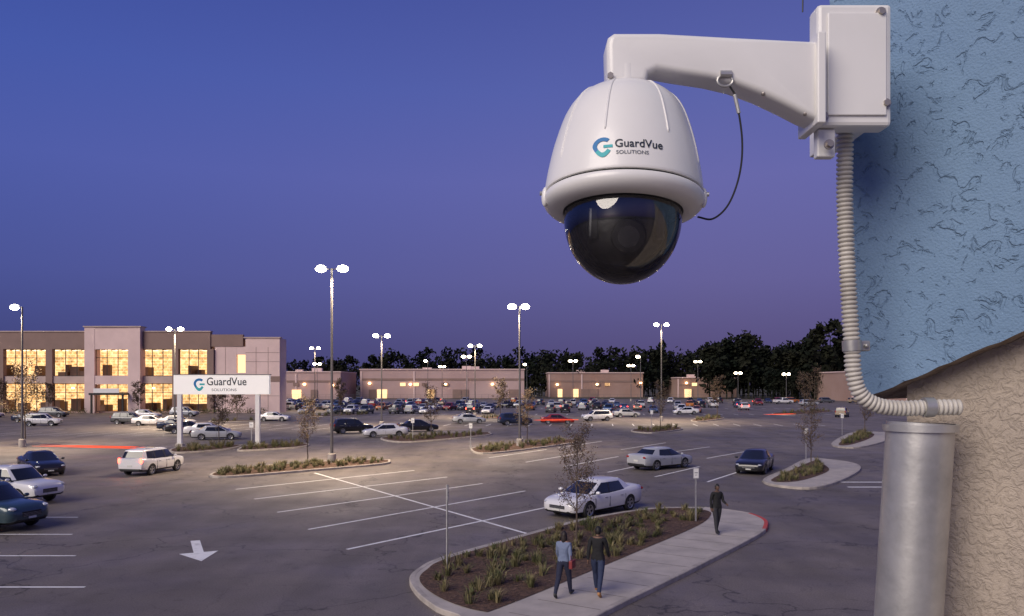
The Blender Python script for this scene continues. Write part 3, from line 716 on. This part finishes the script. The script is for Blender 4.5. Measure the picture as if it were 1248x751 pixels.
for z in (3.4,10.2,12): jo.box(-53,-46.2,Y-.018,Y-.005,z-.04,z+.04)
jo.obj('panel_joints',[M['tan']],rb)
bx('floor_slabs',[(-127,-47.1,Y+.6,Y+3.9,5.9,7.2),(-127,-62,Y+3.903,Y+9,5.9,7.2),(-127,-62,Y+.6,Y+9,.02,.2),(-127,-62,Y+.6,Y+9,12.72,13)],M['pane'],rb)
obj('shop_interior',[(-127,Y+7.5,.2),(-59.2,Y+7.5,.2),(-59.2,Y+7.5,12.7),(-127,Y+7.5,12.7)],[(0,1,2,3)],[M['inter']],parent=rb)
cl=B()
for zz in (5.85,12.65):
    for i in range(32):
        for yy in (2,4.8): cl.box(-125+i*2.05,-124+i*2.05,Y+yy,Y+yy+.5,zz-.08,zz,0)
cl.obj('ceiling_lights',[M['ceil']],rb)
pb=B()
for i in range(60):
    x=R.uniform(-126,-62); z0=R.choice([.2,7.2]); pb.box(x,x+R.uniform(.6,2.2),Y+R.uniform(2.5,6.5),Y+7,z0,z0+R.uniform(1,2.6),0)
pb.obj('displays',[mat('display_stand',(.12,.07,.05),.7)],rb)
mu=B()
for z0,z1 in ((.3,5.9),(7.3,12.69)):
    for a,c in [(-126.9,-119),(-117.8,-110.5),(-109.2,-102.4)]+segs[1:3]+segs[3:]:
        yy=Y+.25 if not a==-82.4 else Y-.6
        n=max(3,int((c-a)/1.7))
        for i in range(n+1):
            x=a+(c-a)*i/n; mu.box(x-.06,x+.06,yy,yy+.12,z0,z1,0)
        for z in (z0+.05,z0+(z1-z0)*.68,z1-.08): mu.box(a,c,yy+.01,yy+.11,z-.06,z+.06,0)
mu.obj('mullions',[M['darkm']],rb)
bx('entrance_canopy',[(-82.6,-75.6,Y-3,Y-1.2,3.6,4.0)],M['darkm'],rb,.03)
bx('entrance_sign',[(-81.6,-76.6,Y-3.1,Y-3.005,4.02,4.9)],M['white'],rb)
bx('canopy_posts',[(-82.3,-82,Y-2.9,Y-2.6,0,3.6),(-76.2,-75.9,Y-2.9,Y-2.6,0,3.6)],M['darkm'],rb)
bx('window_light',[(-54.7,-53.1,Y+.5,Y+.6,8,11.6)],M['winlit'],rb)
sh=B()
for i in range(26): 
    x=-104+i*2.2
    if -84<x<-74: continue
    for _ in range(120):
        c=Vector((x+R.gauss(0,.55),Y-2.5+R.gauss(0,.4),abs(R.gauss(.5,.3)))); u=Vector((R.uniform(-1,1),R.uniform(-1,1),R.uniform(-1,1))).normalized()*.12; v=u.orthogonal().normalized()*.08
        sh.add([c-u,c+v,c+u,c-v],[(0,1,2,3)])
sh.obj('foundation_hedge',[M['grass']])
for x,z in ((-58,4.5),(-50,4.5),(-87,4.8),(-71,4.8)):
    bx('wall_lamp',[(x-.2,x+.2,Y-.7,Y-.46,z,z+.3)],M['warm'],rb)

def warehouse(x0,x1,y,h,m,seed,lit=.45):
    r=random.Random(seed); e=empty('warehouse_building'); b=B(); b.box(x0,x1,y,y+30,0,h,0); 
    x=x0
    while x<x1-12:
        b.box(x+.2,x+.8,y-.25,y-.003,0,h*.95,1); x+=r.uniform(12,22)
    b.box(x0-.3,x1+.3,y-.4,y+30.3,h+.002,h+.4,1); b.box(x0,x1,y-.12,y-.004,h*.62,h*.70,2)
    for _ in range(int((x1-x0)/9)):
        xx=r.uniform(x0+2,x1-6); b.box(xx,xx+r.uniform(2,4.5),y-.3,y-.26,0,3.6,2 if r.random()<.65 else 3)
    for _ in range(int((x1-x0)/12)):
        xx=r.uniform(x0+2,x1-4); b.box(xx,xx+2.2,y-.35,y-.31,5,6.3,3 if r.random()<lit else 2)
    for _ in range(3):
        xx=r.uniform(x0+4,x1-8); yy=y+r.uniform(6,18); b.box(xx,xx+r.uniform(2,4),yy,yy+2,h+.402,h+r.uniform(1.2,1.9),1)
    b.obj('walls',[m,M['pane'],M['tan'],M['winlit']],e)
    l=B(); xx=x0+4
    while xx<x1:
        l.ell((xx,y-.7,r.uniform(5,6.5)),(.55,.3,.4),0,8,6); xx+=r.uniform(8,20)
    l.obj('wall_lamps',[M['warm']],e)
warehouse(-97,-66,300,10.3,M['wareh'],1)
warehouse(-62,5,318,11.6,M['wareh'],2)
warehouse(16,58,345,10.6,M['wareh2'],3)
warehouse(72,98,340,8.4,M['wareh2'],4,.8)
warehouse(114,150,262,9.8,M['wareh2'],5)
warehouse(-170,-104,330,11,M['wareh'],6)
fb=B()
for i in range(120): 
    x=-165+i*2.6; fb.tube([(x,299,0),(x,299,1.8)],.04,0,5)
for z in (.5,1.1,1.75): fb.box(-165,147,298.97,299.03,z,z+.05,0)
fb.obj('perimeter_fence',[M['pole']])

# ---------------------------------------------------------------- people
def hexc(c): return tuple(s2l(c)[:3])
def person(name,x,y,z,yaw,h,legs,arms,cols,long_hair=False,bag=False,female=False,headyaw=0,jacket=True):
    k=h/1.75
    V=[];E=[];Rr=[];seg=[]
    def v(p,r): V.append(Vector(p)); Rr.append(r if isinstance(r,tuple) else (r,r)); return len(V)-1
    def e(a,b_,m): E.append((a,b_)); seg.append((a,b_,m))
    sw=.185 if not female else .165
    pel=v((0,0,.97),(.155,.115)); wa=v((0,0,1.10),(.135,.105)); ch=v((0,.0,1.28),(.165,.12)); nb=v((0,-.005,1.42),(.12,.09)); nk=v((0,.0,1.50),.052); hd=v((0,.012,1.58),.055)
    e(pel,wa,0);e(wa,ch,0);e(ch,nb,0);e(nb,nk,3);e(nk,hd,3)
    hands=[]
    for s,(a,kn,ft) in zip((1,-1),legs):
        a,kn,ft=map(math.radians,(a,kn,ft))
        hp=Vector((s*.095,0,.90)); kp=hp+Vector((s*.01,math.sin(a),-math.cos(a)))*.43; ap=kp+Vector((0,math.sin(a-kn),-math.cos(a-kn)))*.41
        i=v(hp,.102); j=v(kp,.070); l=v(ap,.047); mth=v(hp.lerp(kp,.5),.09); calf=v(kp.lerp(ap,.35)+Vector((0,-.012,0)),.066)
        e(pel,i,1);e(i,mth,1);e(mth,j,1);e(j,calf,1);e(calf,l,1)
        fd=Vector((s*.08,math.cos(ft),math.sin(ft))).normalized(); up=Vector((0,-math.sin(ft),math.cos(ft)))
        f1=v(ap-up*.055+fd*.02,(.046,.04)); f2=v(ap-up*.065+fd*.11,(.045,.034)); f3=v(ap-up*.07+fd*.19,(.036,.026)); hl_=v(ap-up*.06-fd*.05,(.038,.034))
        e(l,f1,2);e(f1,f2,2);e(f2,f3,2);e(f1,hl_,2)
    for s,(a,el,out) in zip((1,-1),arms):
        a,el,out=map(math.radians,(a,el,out))
        sp=Vector((s*sw,0,1.41)); ep=sp+Vector((s*math.sin(out),math.sin(a),-math.cos(a))).normalized()*.285; wp=ep+Vector((s*math.sin(out)*.3,math.sin(a+el),-math.cos(a+el))).normalized()*.25
        d=(wp-ep).normalized(); hp=wp+d*.075
        i=v(sp,.066); j=v(ep,.048); l=v(wp,.034); q=v(wp+d*.04,(.034,.02)); qq=v(hp,(.036,.02))
        e(nb,i,0);e(i,j,0);e(j,l,0);e(l,q,3);e(q,qq,3); hands.append((wp,hp,d,s))
    me=bpy.data.meshes.new('b'); me.from_pydata([p*k for p in V],E,[]); o=bpy.data.objects.new('b',me); COL.objects.link(o)
    sk=o.modifiers.new('s','SKIN'); sk.use_smooth_shade=True
    for i,r_ in enumerate(Rr): me.skin_vertices[0].data[i].radius=(r_[0]*1.08*k,r_[1]*1.08*k); me.skin_vertices[0].data[i].use_root=(i==0)
    ss=o.modifiers.new('d','SUBSURF'); ss.levels=2; ss.render_levels=2
    bmesh_=eval_mesh(o); bpy.data.objects.remove(o)
    b=B(); b.V=[tuple(q.co) for q in bmesh_.vertices]
    for p in bmesh_.polygons:
        c=p.center/k; best=(9,0)
        for a,b_,m in seg:
            A,Bv=V[a],V[b_]; ab=Bv-A; t=max(0,min(1,(c-A).dot(ab)/ab.length_squared)); dd=(c-(A+ab*t)).length-min(Rr[a][0],Rr[b_][0])*.3
            if dd<best[0]: best=(dd,m)
        m=best[1]
        if m in(0,1) and abs(c.x)<.24 and 0.7<c.z<1.1: m=0 if c.z>(.90 if jacket else .96) and not(m==1 and c.z<.9) else 1
        if c.z>1.475: m=3
        b.F.append(list(p.vertices)); b.M.append(m); b.S.append(True)
    fv=[];fe=[];fr=[];roots=[]
    for wp,hp,d,s in hands:
        fwd=Vector((0,1,0)); across=(fwd-d*fwd.dot(d)).normalized(); inw=Vector((-s,0,0)); inw=(inw-d*inw.dot(d)).normalized()
        for fi,(off,ln) in enumerate([(.027,.070),(.009,.078),(-.009,.072),(-.026,.058)]):
            p=hp-d*.01+across*off; base=len(fv); roots.append(base); fv.append(p)
            for q,bend in ((.45,.12),(.75,.3),(1,.55)): fv.append(p+d*ln*q*(1-bend*.25)+inw*ln*bend*.7)
            fe+= [(base+i,base+i+1) for i in range(3)]; fr+=[.0095,.009,.0085,.0075]
        p=wp+d*.03+across*.02; base=len(fv); roots.append(base)
        fv+=[p,p+across*.028+d*.025+inw*.008,p+across*.036+d*.055+inw*.02]; fe+=[(base,base+1),(base+1,base+2)]; fr+=[.012,.011,.009]
    me=bpy.data.meshes.new('f'); me.from_pydata([p*k for p in fv],fe,[]); o=bpy.data.objects.new('f',me); COL.objects.link(o); o.modifiers.new('s','SKIN')
    for i,r_ in enumerate(fr): me.skin_vertices[0].data[i].radius=(r_*k,r_*k); me.skin_vertices[0].data[i].use_root=(i in roots)
    ss=o.modifiers.new('d','SUBSURF'); ss.levels=1
    fm=eval_mesh(o); bpy.data.objects.remove(o)
    b.add([q.co[:] for q in fm.vertices],[list(p.vertices) for p in fm.polygons],3,True)
    hc=Vector((0,.02,1.635))
    nu,nv=20,16; VV=[];FF=[]
    for j in range(nv+1):
        th=math.pi*j/nv
        for i in range(nu):
            a=2*math.pi*i/nu; xx=math.sin(th)*math.cos(a); yy=math.sin(th)*math.sin(a); zz=math.cos(th)
            px=xx*.076; py=yy*.095; pz=zz*.115
            if zz<0: px*=1+zz*.28; py=py*(1+zz*.15)+(.012 if yy>0 else .01)*-zz
            if yy>.75 and -.35<zz<.1 and abs(xx)<.25: py+=.014
            if yy>.6 and .05<zz<.3 and .15<abs(xx)<.5: py-=.006
            VV.append((px,py,pz))
    for j in range(nv):
        for i in range(nu):
            FF.append((j*nu+i,(j+1)*nu+i,(j+1)*nu+(i+1)%nu,j*nu+(i+1)%nu))
    rot=Matrix.Rotation(headyaw,3,'Z')
    def put(Vx,Fx,m): b.add([(rot@Vector(p)+hc)*k for p in Vx],Fx,m,True)
    put(VV,FF,3)
    tmp=B(); tmp.ell((0,.105,-.018),(.013,.022,.022),0,8,6); put(tmp.V,tmp.F,3)
    for s in (1,-1):
        tmp=B(); tmp.ell((s*.078,0,-.005),(.012,.02,.032),0,8,6); put(tmp.V,tmp.F,3)
        tmp=B(); tmp.ell((s*.030,.088,.012),(.012,.008,.007),0,8,6); put(tmp.V,tmp.F,5)
        tmp=B(); tmp.ell((s*.030,.090,.034),(.018,.008,.004),0,8,6); put(tmp.V,tmp.F,4)
    tmp=B(); tmp.ell((0,.092,-.058),(.024,.010,.007),0,8,6); put(tmp.V,tmp.F,6)
    hv=[];hf=[]
    for j in range(nv+1):
        th=math.pi*j/nv
        for i in range(nu):
            a=2*math.pi*i/nu; xx=math.sin(th)*math.cos(a); yy=math.sin(th)*math.sin(a); zz=math.cos(th)
            g=1.09+.02*math.sin(7*a+3*th)
            hv.append((xx*.076*g,yy*.095*g-.006,zz*.115*g+.004))
    for j in range(nv):
        for i in range(nu):
            c=Vector(hv[j*nu+i]); 
            lim=.055 if c.y>.045 else (-.015 if c.y>0 else -.065)
            if c.z>lim: hf.append((j*nu+i,(j+1)*nu+i,(j+1)*nu+(i+1)%nu,j*nu+(i+1)%nu))
    put(hv,hf,4)
    if long_hair:
        tmp=B(); tmp.ell((0,-.062,-.07),(.078,.05,.135),0,14,10); put(tmp.V,tmp.F,4)
        for s in (1,-1):
            tmp=B(); tmp.ell((s*.066,-.015,-.06),(.024,.05,.11),0,10,8); put(tmp.V,tmp.F,4)
    cc=B(); cc.lathe([(.07,1.465),(.074,1.50),(.066,1.51),(.06,1.50)],0,16); b.add([(p[0]*k,(p[1])*k,p[2]*k) for p in cc.V],cc.F,0,True)
    mats=[mat(name+'_top',cols[0],.85,bump=(12,.8,.03)),mat(name+'_trousers',cols[1],.85,bump=(12,.8,.03)),mat(name+'_shoes',cols[2],.6),mat(name+'_skin',cols[3],.55),mat(name+'_hair',cols[4],.6,bump=(120,.5,.004)),M['black'],mat(name+'_lips',(.2,.07,.06),.5),mat(name+'_bag',(.22,.03,.03),.5)]
    if bag:
        wp,hp,d,s=hands[0]
        b.box((wp.x+.0)*k,(wp.x+.10)*k,(wp.y-.16)*k,(wp.y+.14)*k,(.80)*k,(1.02)*k,7,.02)
        b.tube([Vector((wp.x+.05,wp.y-.1,1.01))*k,Vector((.20,-.03,1.25))*k,Vector((.155,0,1.475))*k,Vector((.18,.08,1.25))*k,Vector((wp.x+.05,wp.y+.1,1.01))*k],.009,7,6)
    zmin=min(p[2] for p in b.V)
    o=b.obj(name,mats,sharp=80); o.location=(x,y,z-zmin); o.rotation_euler=(0,0,yaw)
    return o
person('walking_woman',1.36,20.45,.134,math.radians(-25),1.70,[(20,6,12),(-20,14,-28)],[(-14,12,10),(16,22,10)],[hexc((112,124,150)),hexc((36,40,62)),(.03,.03,.03),(.30,.17,.11),(.02,.013,.01)],True,True,True,.3,jacket=False)
person('walking_man',2.27,20.6,.134,math.radians(-18),1.78,[(-18,12,-26),(23,8,12)],[(18,20,9),(-16,12,9)],[(.012,.012,.014),hexc((44,54,82)),(.42,.20,.07),(.17,.09,.055),(.01,.008,.007)],headyaw=.3)
person('pedestrian',7.65,29.1,.134,math.radians(195),1.80,[(14,8,8),(-10,8,-12)],[(-6,14,8),(10,60,8)],[(.012,.012,.013),(.03,.03,.035),(.02,.02,.02),(.14,.08,.055),(.012,.01,.01)])

# ---------------------------------------------------------------- stucco building corner (right)
C=Vector((.65,1.45)); d=Vector((.70711,-.70711)); n=Vector((.70711,.70711))
def W(t,nn,z): p=C+d*t+n*nn; return (p.x,p.y,z)
sb=empty('stucco_building')
low=[]
for i in range(161):
    t=i/160*3.0 ; low.append((t if i else 0,5.671+.4444*t+(R.uniform(-.0016,.0016) if 0<i<160 else 0)))
fr=low+[(3.0,9.0),(-.26,9.0)]
k=len(fr); V=[W(t,0,z) for t,z in fr]+[W(t,4,z) for t,z in fr]
F=[tuple(range(k)),tuple(range(2*k-1,k-1,-1))]+[(i,(i+1)%k,k+(i+1)%k,k+i) for i in range(k)]
mi=[0,0]+[1 if i<len(low)-1 else 0 for i in range(k)]
bo=obj('blue_upper_wall',V,F,[M['blue'],M['brown']],mi,parent=sb)
bm=bmesh.new(); bm.from_mesh(bo.data); bmesh.ops.recalc_face_normals(bm,faces=bm.faces[:]); bm.to_mesh(bo.data); bm.free()
q=[(.06,.06),(2.95,.06),(2.95,3.95),(.06,3.95)]
V=[W(t,nn,z) for z in (0,8.8) for t,nn in q]
obj('beige_lower_wall',V,[(0,3,2,1),(4,5,6,7)]+[(i,(i+1)%4,4+(i+1)%4,4+i) for i in range(4)],[M['beige']],parent=sb)
pb=empty('steel_pipe'); b=B()
b.tube([(.702,1.34,5.634),(.681,1.34,5.30),(.672,1.34,5.1),(.672,1.34,0)],.0535,0,40)
b.lathe([(.054,0),(.059,.0),(.059,-.012),(.054,-.012)],0,40,(.7018,1.34,5.632))
b.obj('pipe',[M['steel']],pb)
bpts=B(); bpts.box(.60,.79,1.375,1.40,5.18,5.21,0,.003); bpts.obj('strap',[M['steel']],pb)
ctrl=[(.560,1.31,6.16),(.564,1.32,6.10),(.568,1.33,6.005),(.574,1.33,5.865),(.580,1.33,5.767),(.583,1.33,5.718),(.595,1.33,5.683),(.624,1.33,5.664),(.666,1.33,5.659),(.715,1.325,5.661),(.76,1.32,5.661)]
def cr3(P,n):
    P=[Vector(p) for p in P]; P=[2*P[0]-P[1]]+P+[2*P[-1]-P[-2]]; o=[]
    for i in range(1,len(P)-2):
        for s in range(n):
            u=s/n; p0,p1,p2,p3=P[i-1:i+3]; o.append(.5*((2*p1)+(p2-p0)*u+(2*p0-5*p1+4*p2-p3)*u*u+(3*p1-p0-3*p2+p3)*u**3))
    o.append(P[-2]); return o
def resample(P,st):
    o=[P[0]]; acc=0
    for a,b_ in zip(P,P[1:]):
        l=(b_-a).length; pos=st-acc
        while pos<=l: o.append(a.lerp(b_,pos/l)); pos+=st
        acc=(acc+l)%st
    return o
P=resample(cr3(ctrl,40),.0019); prof=[.0100,.0132,.0140,.0132]
cd=empty('flexible_conduit'); b=B(); b.tube(P,[prof[i%4] for i in range(len(P))],0,20)
cm=mat('conduit_grey',(.56,.53,.48),.42,var=(12,(.38,.355,.32),.4,.7)); b.obj('conduit',[cm],cd,sharp=80)
b=B(); b.tube([(.5795,1.33,5.775),(.5805,1.33,5.757)],.0158,0,20); b.box(.592,.614,1.335,1.36,5.757,5.775,0,.002); b.ell((.606,1.333,5.766),(.004,.004,.004),0)
b.tube([(.700,1.326,5.661),(.716,1.325,5.661)],.0168,0,20); b.obj('clamps',[M['steel']],cd)
b=B(); b.tube([(.560,1.31,6.15),(.5615,1.312,6.125)],.0158,0,16); b.obj('gland',[M['steel']],cd)

# ---------------------------------------------------------------- dome camera
U=.001316
A=Vector((.1816,1.25,6.0066))
sc_cam=empty('security_camera',A)
head=empty('pan_tilt_head',(0,0,0)); head.parent=sc_cam; head.location=(0,0,.16); head.rotation_euler=(math.radians(-5.5),math.radians(2.0),0)
HO=.16
def ch_(o): o.parent=head; return o
pr0=[(23,130),(24,126),(37,122),(51,115),(63,104),(72,89),(79,70),(86,45),(91,20),(93.5,3),(94.5,-5)]
sp=cr3([(r,0,z) for r,z in pr0],6); prof=[(p.x,p.z) for p in sp]+[(94,-7),(91,-7.5)]
b=B(); b.lathe([(r*U,z*U-HO) for r,z in prof],0,128); ch_(b.obj('shroud',[M['white']],sharp=50))
b=B(); b.lathe([(r*U,z*U-HO) for r,z in [(90,-7),(90,-9),(94,-10),(95.5,-12),(95.5,-17),(94,-21),(89,-26),(82,-28.5),(75,-29),(71.5,-28.5),(70.5,-26),(70.5,-16)]],0,128); ch_(b.obj('lower_ring',[M['white']],sharp=60))
b=B(); b.lathe([(r*U,z*U-HO) for r,z in [(88,-6),(91.5,-6.5),(91.5,-10),(89,-11)]],0,64); b.lathe([(r*U,z*U-HO) for r,z in [(70.6,-26),(70.6,-29.5),(69,-30),(67.5,-28)]],0,64); ch_(b.obj('gasket',[M['black']]))
dp=[]
for i in range(31):
    a=math.radians(-7+97*i/30); dp.append((70*U*math.cos(a),(-35-79*math.sin(a))*U-HO))
b=B(); b.lathe(dp,0,128); ch_(b.obj('clear_dome',[M['dome']]))
darkg=mat('inner_black',(.010,.010,.011),.28,spec=.6)
b=B(); b.lathe([(r*U,z*U-HO) for r,z in [(69,-20),(57,-21),(53,-30),(53,-46),(49,-61),(41,-74),(29,-84),(15,-89),(0.01,-90)]],0,64)
ch_(b.obj('inner_shell',[darkg]))
b=B(); q0=Vector((.006,-.036,-60*U-HO)); q1=q0+Vector((-.006,-.034,-.016)); b.tube([q0,q1],.026,0,32); b.tube([q1,q1+(q1-q0)*.08],[.027,.024],1,32); b.tube([q1+(q1-q0)*.02,q1+(q1-q0)*.1],.016,2,32)
for s in (1,-1): b.box(s*.050-.008,s*.050+.008,-.052,-.01,-72*U-HO,-34*U-HO,1,.004)
ch_(b.obj('lens_module',[darkg,mat('gimbal_grey',(.05,.05,.055),.4,.3),mat('lens_glass',(.01,.01,.03),.03,spec=1)]))
def rad_at(zl):
    zz=(zl+HO)/U
    for (r0,z0),(r1,z1) in zip(prof,prof[1:]):
        if z1<=zz<=z0: return (r0+(r1-r0)*(z0-zz)/(z0-z1+1e-9))*U
    return 94*U
b=B()
for ang,zt_,zb_ in ((-112,118,40),(-64,118,40),(-150,118,20),(-28,118,20)):
    P=[]
    for i in range(22):
        zz=(zt_+(zb_-zt_)*i/21)*U-HO; r_=rad_at(zz)-.0002; a=math.radians(ang); P.append((r_*math.cos(a),r_*math.sin(a),zz))
    b.tube(P,[.0008]+[.0019]*20+[.0008],0,6)
ch_(b.obj('shroud_ridges',[M['white']],sharp=80))
b=B()
for ang in (-176,-14,70):
    a=math.radians(ang); r_=94*U; x,y=r_*math.cos(a),r_*math.sin(a)
    b.ell((x,y,-14*U-HO),(.006,.008,.016),0)
    b.tube([(x*1.02,y*1.02,-10*U-HO),(x*1.07,y*1.07,-10*U-HO)],.0035,1,10)
ch_(b.obj('latches',[M['white'],M['steel']]))
def surf(x,z,eps=.0009):
    r_=rad_at(z)+eps; return -math.sqrt(max(1e-8,r_*r_-x*x))
def wrap(body,size,m,x0,z0,sx_,name):
    me=text_mesh(body,size,m)
    bm=bmesh.new(); bm.from_mesh(me); bmesh.ops.triangulate(bm,faces=bm.faces[:]); bmesh.ops.subdivide_edges(bm,edges=[e for e in bm.edges if e.calc_length()>size*.25],cuts=1); bm.to_mesh(me); bm.free()
    for v in me.vertices:
        x=x0+v.co.x*sx_; z=z0+v.co.y; v.co=Vector((x,surf(x,z),z))
    o=bpy.data.objects.new(name,me); COL.objects.link(o); ch_(o)
zc=17*U-HO
wrap('GuardVue',.0180,M['navy'],-.030,zc-.001,.94,'lettering')
wrap('SOLUTIONS',.0078,M['gletter'],-.028,zc-.0118,1.12,'small_lettering')
b=B(); logo_mesh(b,-.0462,zc+.002,.0142,lambda x,z:surf(x,z),0,1); ch_(b.obj('logo',[M['lblue'],M['lteal']]))
def L_(u,v): return ((u-762)*U,(235-v)*U)
b=B(); b.tube([(0,0,118*U),(0,0,150*U)],.0285,0,32); b.tube([(0,0,120*U),(0,0,129*U)],.0325,0,32); b.obj('neck',[M['white']],sc_cam)
ol=[(740,108),(738,98),(737,62),(739,53),(746,48),(800,48),(890,53),(990,58),(990,153),(975,147),(950,134),(920,120),(890,109),(860,102),(820,96),(797,92),(788,96),(785,108)]
bm=bmesh.new(); th=.028
vs=[bm.verts.new((L_(u,v)[0],-th,L_(u,v)[1])) for u,v in ol]; f=bm.faces.new(vs)
ex=bmesh.ops.extrude_face_region(bm,geom=[f]); bmesh.ops.translate(bm,verts=[g for g in ex['geom'] if isinstance(g,bmesh.types.BMVert)],vec=(0,2*th,0))
bmesh.ops.recalc_face_normals(bm,faces=bm.faces[:])
rim=[e for e in bm.edges if abs(e.verts[0].co.y-e.verts[1].co.y)<1e-6]
bmesh.ops.bevel(bm,geom=rim,offset=.010,segments=4,affect='EDGES',profile=.5)
me=bpy.data.meshes.new('arm'); 
for p in bm.faces: p.smooth=True
for e_ in bm.edges:
    if len(e_.link_faces)==2 and e_.calc_face_angle(0)>.6: e_.smooth=False
bm.to_mesh(me); bm.free()
me.materials.append(M['white'])
o=bpy.data.objects.new('arm',me); COL.objects.link(o); o.parent=sc_cam
b=B()
x0,z0=L_(986,158); x1,z1=L_(996,50); b.box(x0,x1,-.036,.05,z0,z1,0,.002)
x0,z0=L_(996,153); x1,z1=L_(1087,4); b.box(x0+.001,x1,-.0,.04,z0,z1,0,.006)
b.box(x0+.016,x1-.010,-.004,-.0005,z0+.016,z1-.016,0,.0015)
b.box(.385,.424,.041,.235,.125,.30,0,.002)
x0,z0=L_(1000,188); x1,z1=L_(1022,153); b.box(x0,x1,.012,.03,z0,z1-.001,0,.002)
b.obj('mounting_box',[M['white']],sc_cam)
b=B()
for u,v in ((1073,15),(1079,126),(1003,142),(1010,176)):
    x,z=L_(u,v); b.tube([(x,-.003,z),(x,-.008,z)],.0055,0,6,sm=False); b.tube([(x,-.0,z),(x,-.003,z)],.008,0,16)
x,z=L_(741,101); b.tube([(x,-.028,z),(x,-.034,z)],.005,0,6,sm=False)
for u,v in ((880,104),(925,122),(975,146)):
    x,z=L_(u,v); b.ell((x,-.022,z+.003),(.004,.004,.004),0)
b.obj('bolts',[mat('stainless',(.42,.38,.34),.45,.7)],sc_cam)
b=B(); x,z=L_(878,106)
b.tube([(x+.012*math.cos(a),-.027,z+.009*math.sin(a)) for a in [i*2*math.pi/16 for i in range(17)]],.0022,0,8); b.tube([(x-.008,-.027,z+.01),(x+.01,-.027,z+.01)],.006,0,10)
cable=cr3([(L_(884,112)[0],-.026,L_(884,112)[1]),(L_(892,128)[0],-.024,L_(892,128)[1]),(L_(900,175)[0],-.02,L_(900,175)[1]),(L_(898,215)[0],-.015,L_(898,215)[1]),(L_(886,250)[0],-.01,L_(886,250)[1]),(L_(868,267)[0],-.005,L_(868,267)[1]),(L_(850,264)[0],0,L_(850,264)[1])],8)
b.tube(cable,.0016,1,8); b.tube([cable[6],cable[11]],.0032,0,8)
b.obj('safety_cable',[M['steel'],M['darkm']],sc_cam)
b=B(); b.tube([(.292,.02,.30),(.294,.02,.42)],.0012,0,6); b.obj('lead_wire',[M['darkm']],sc_cam)
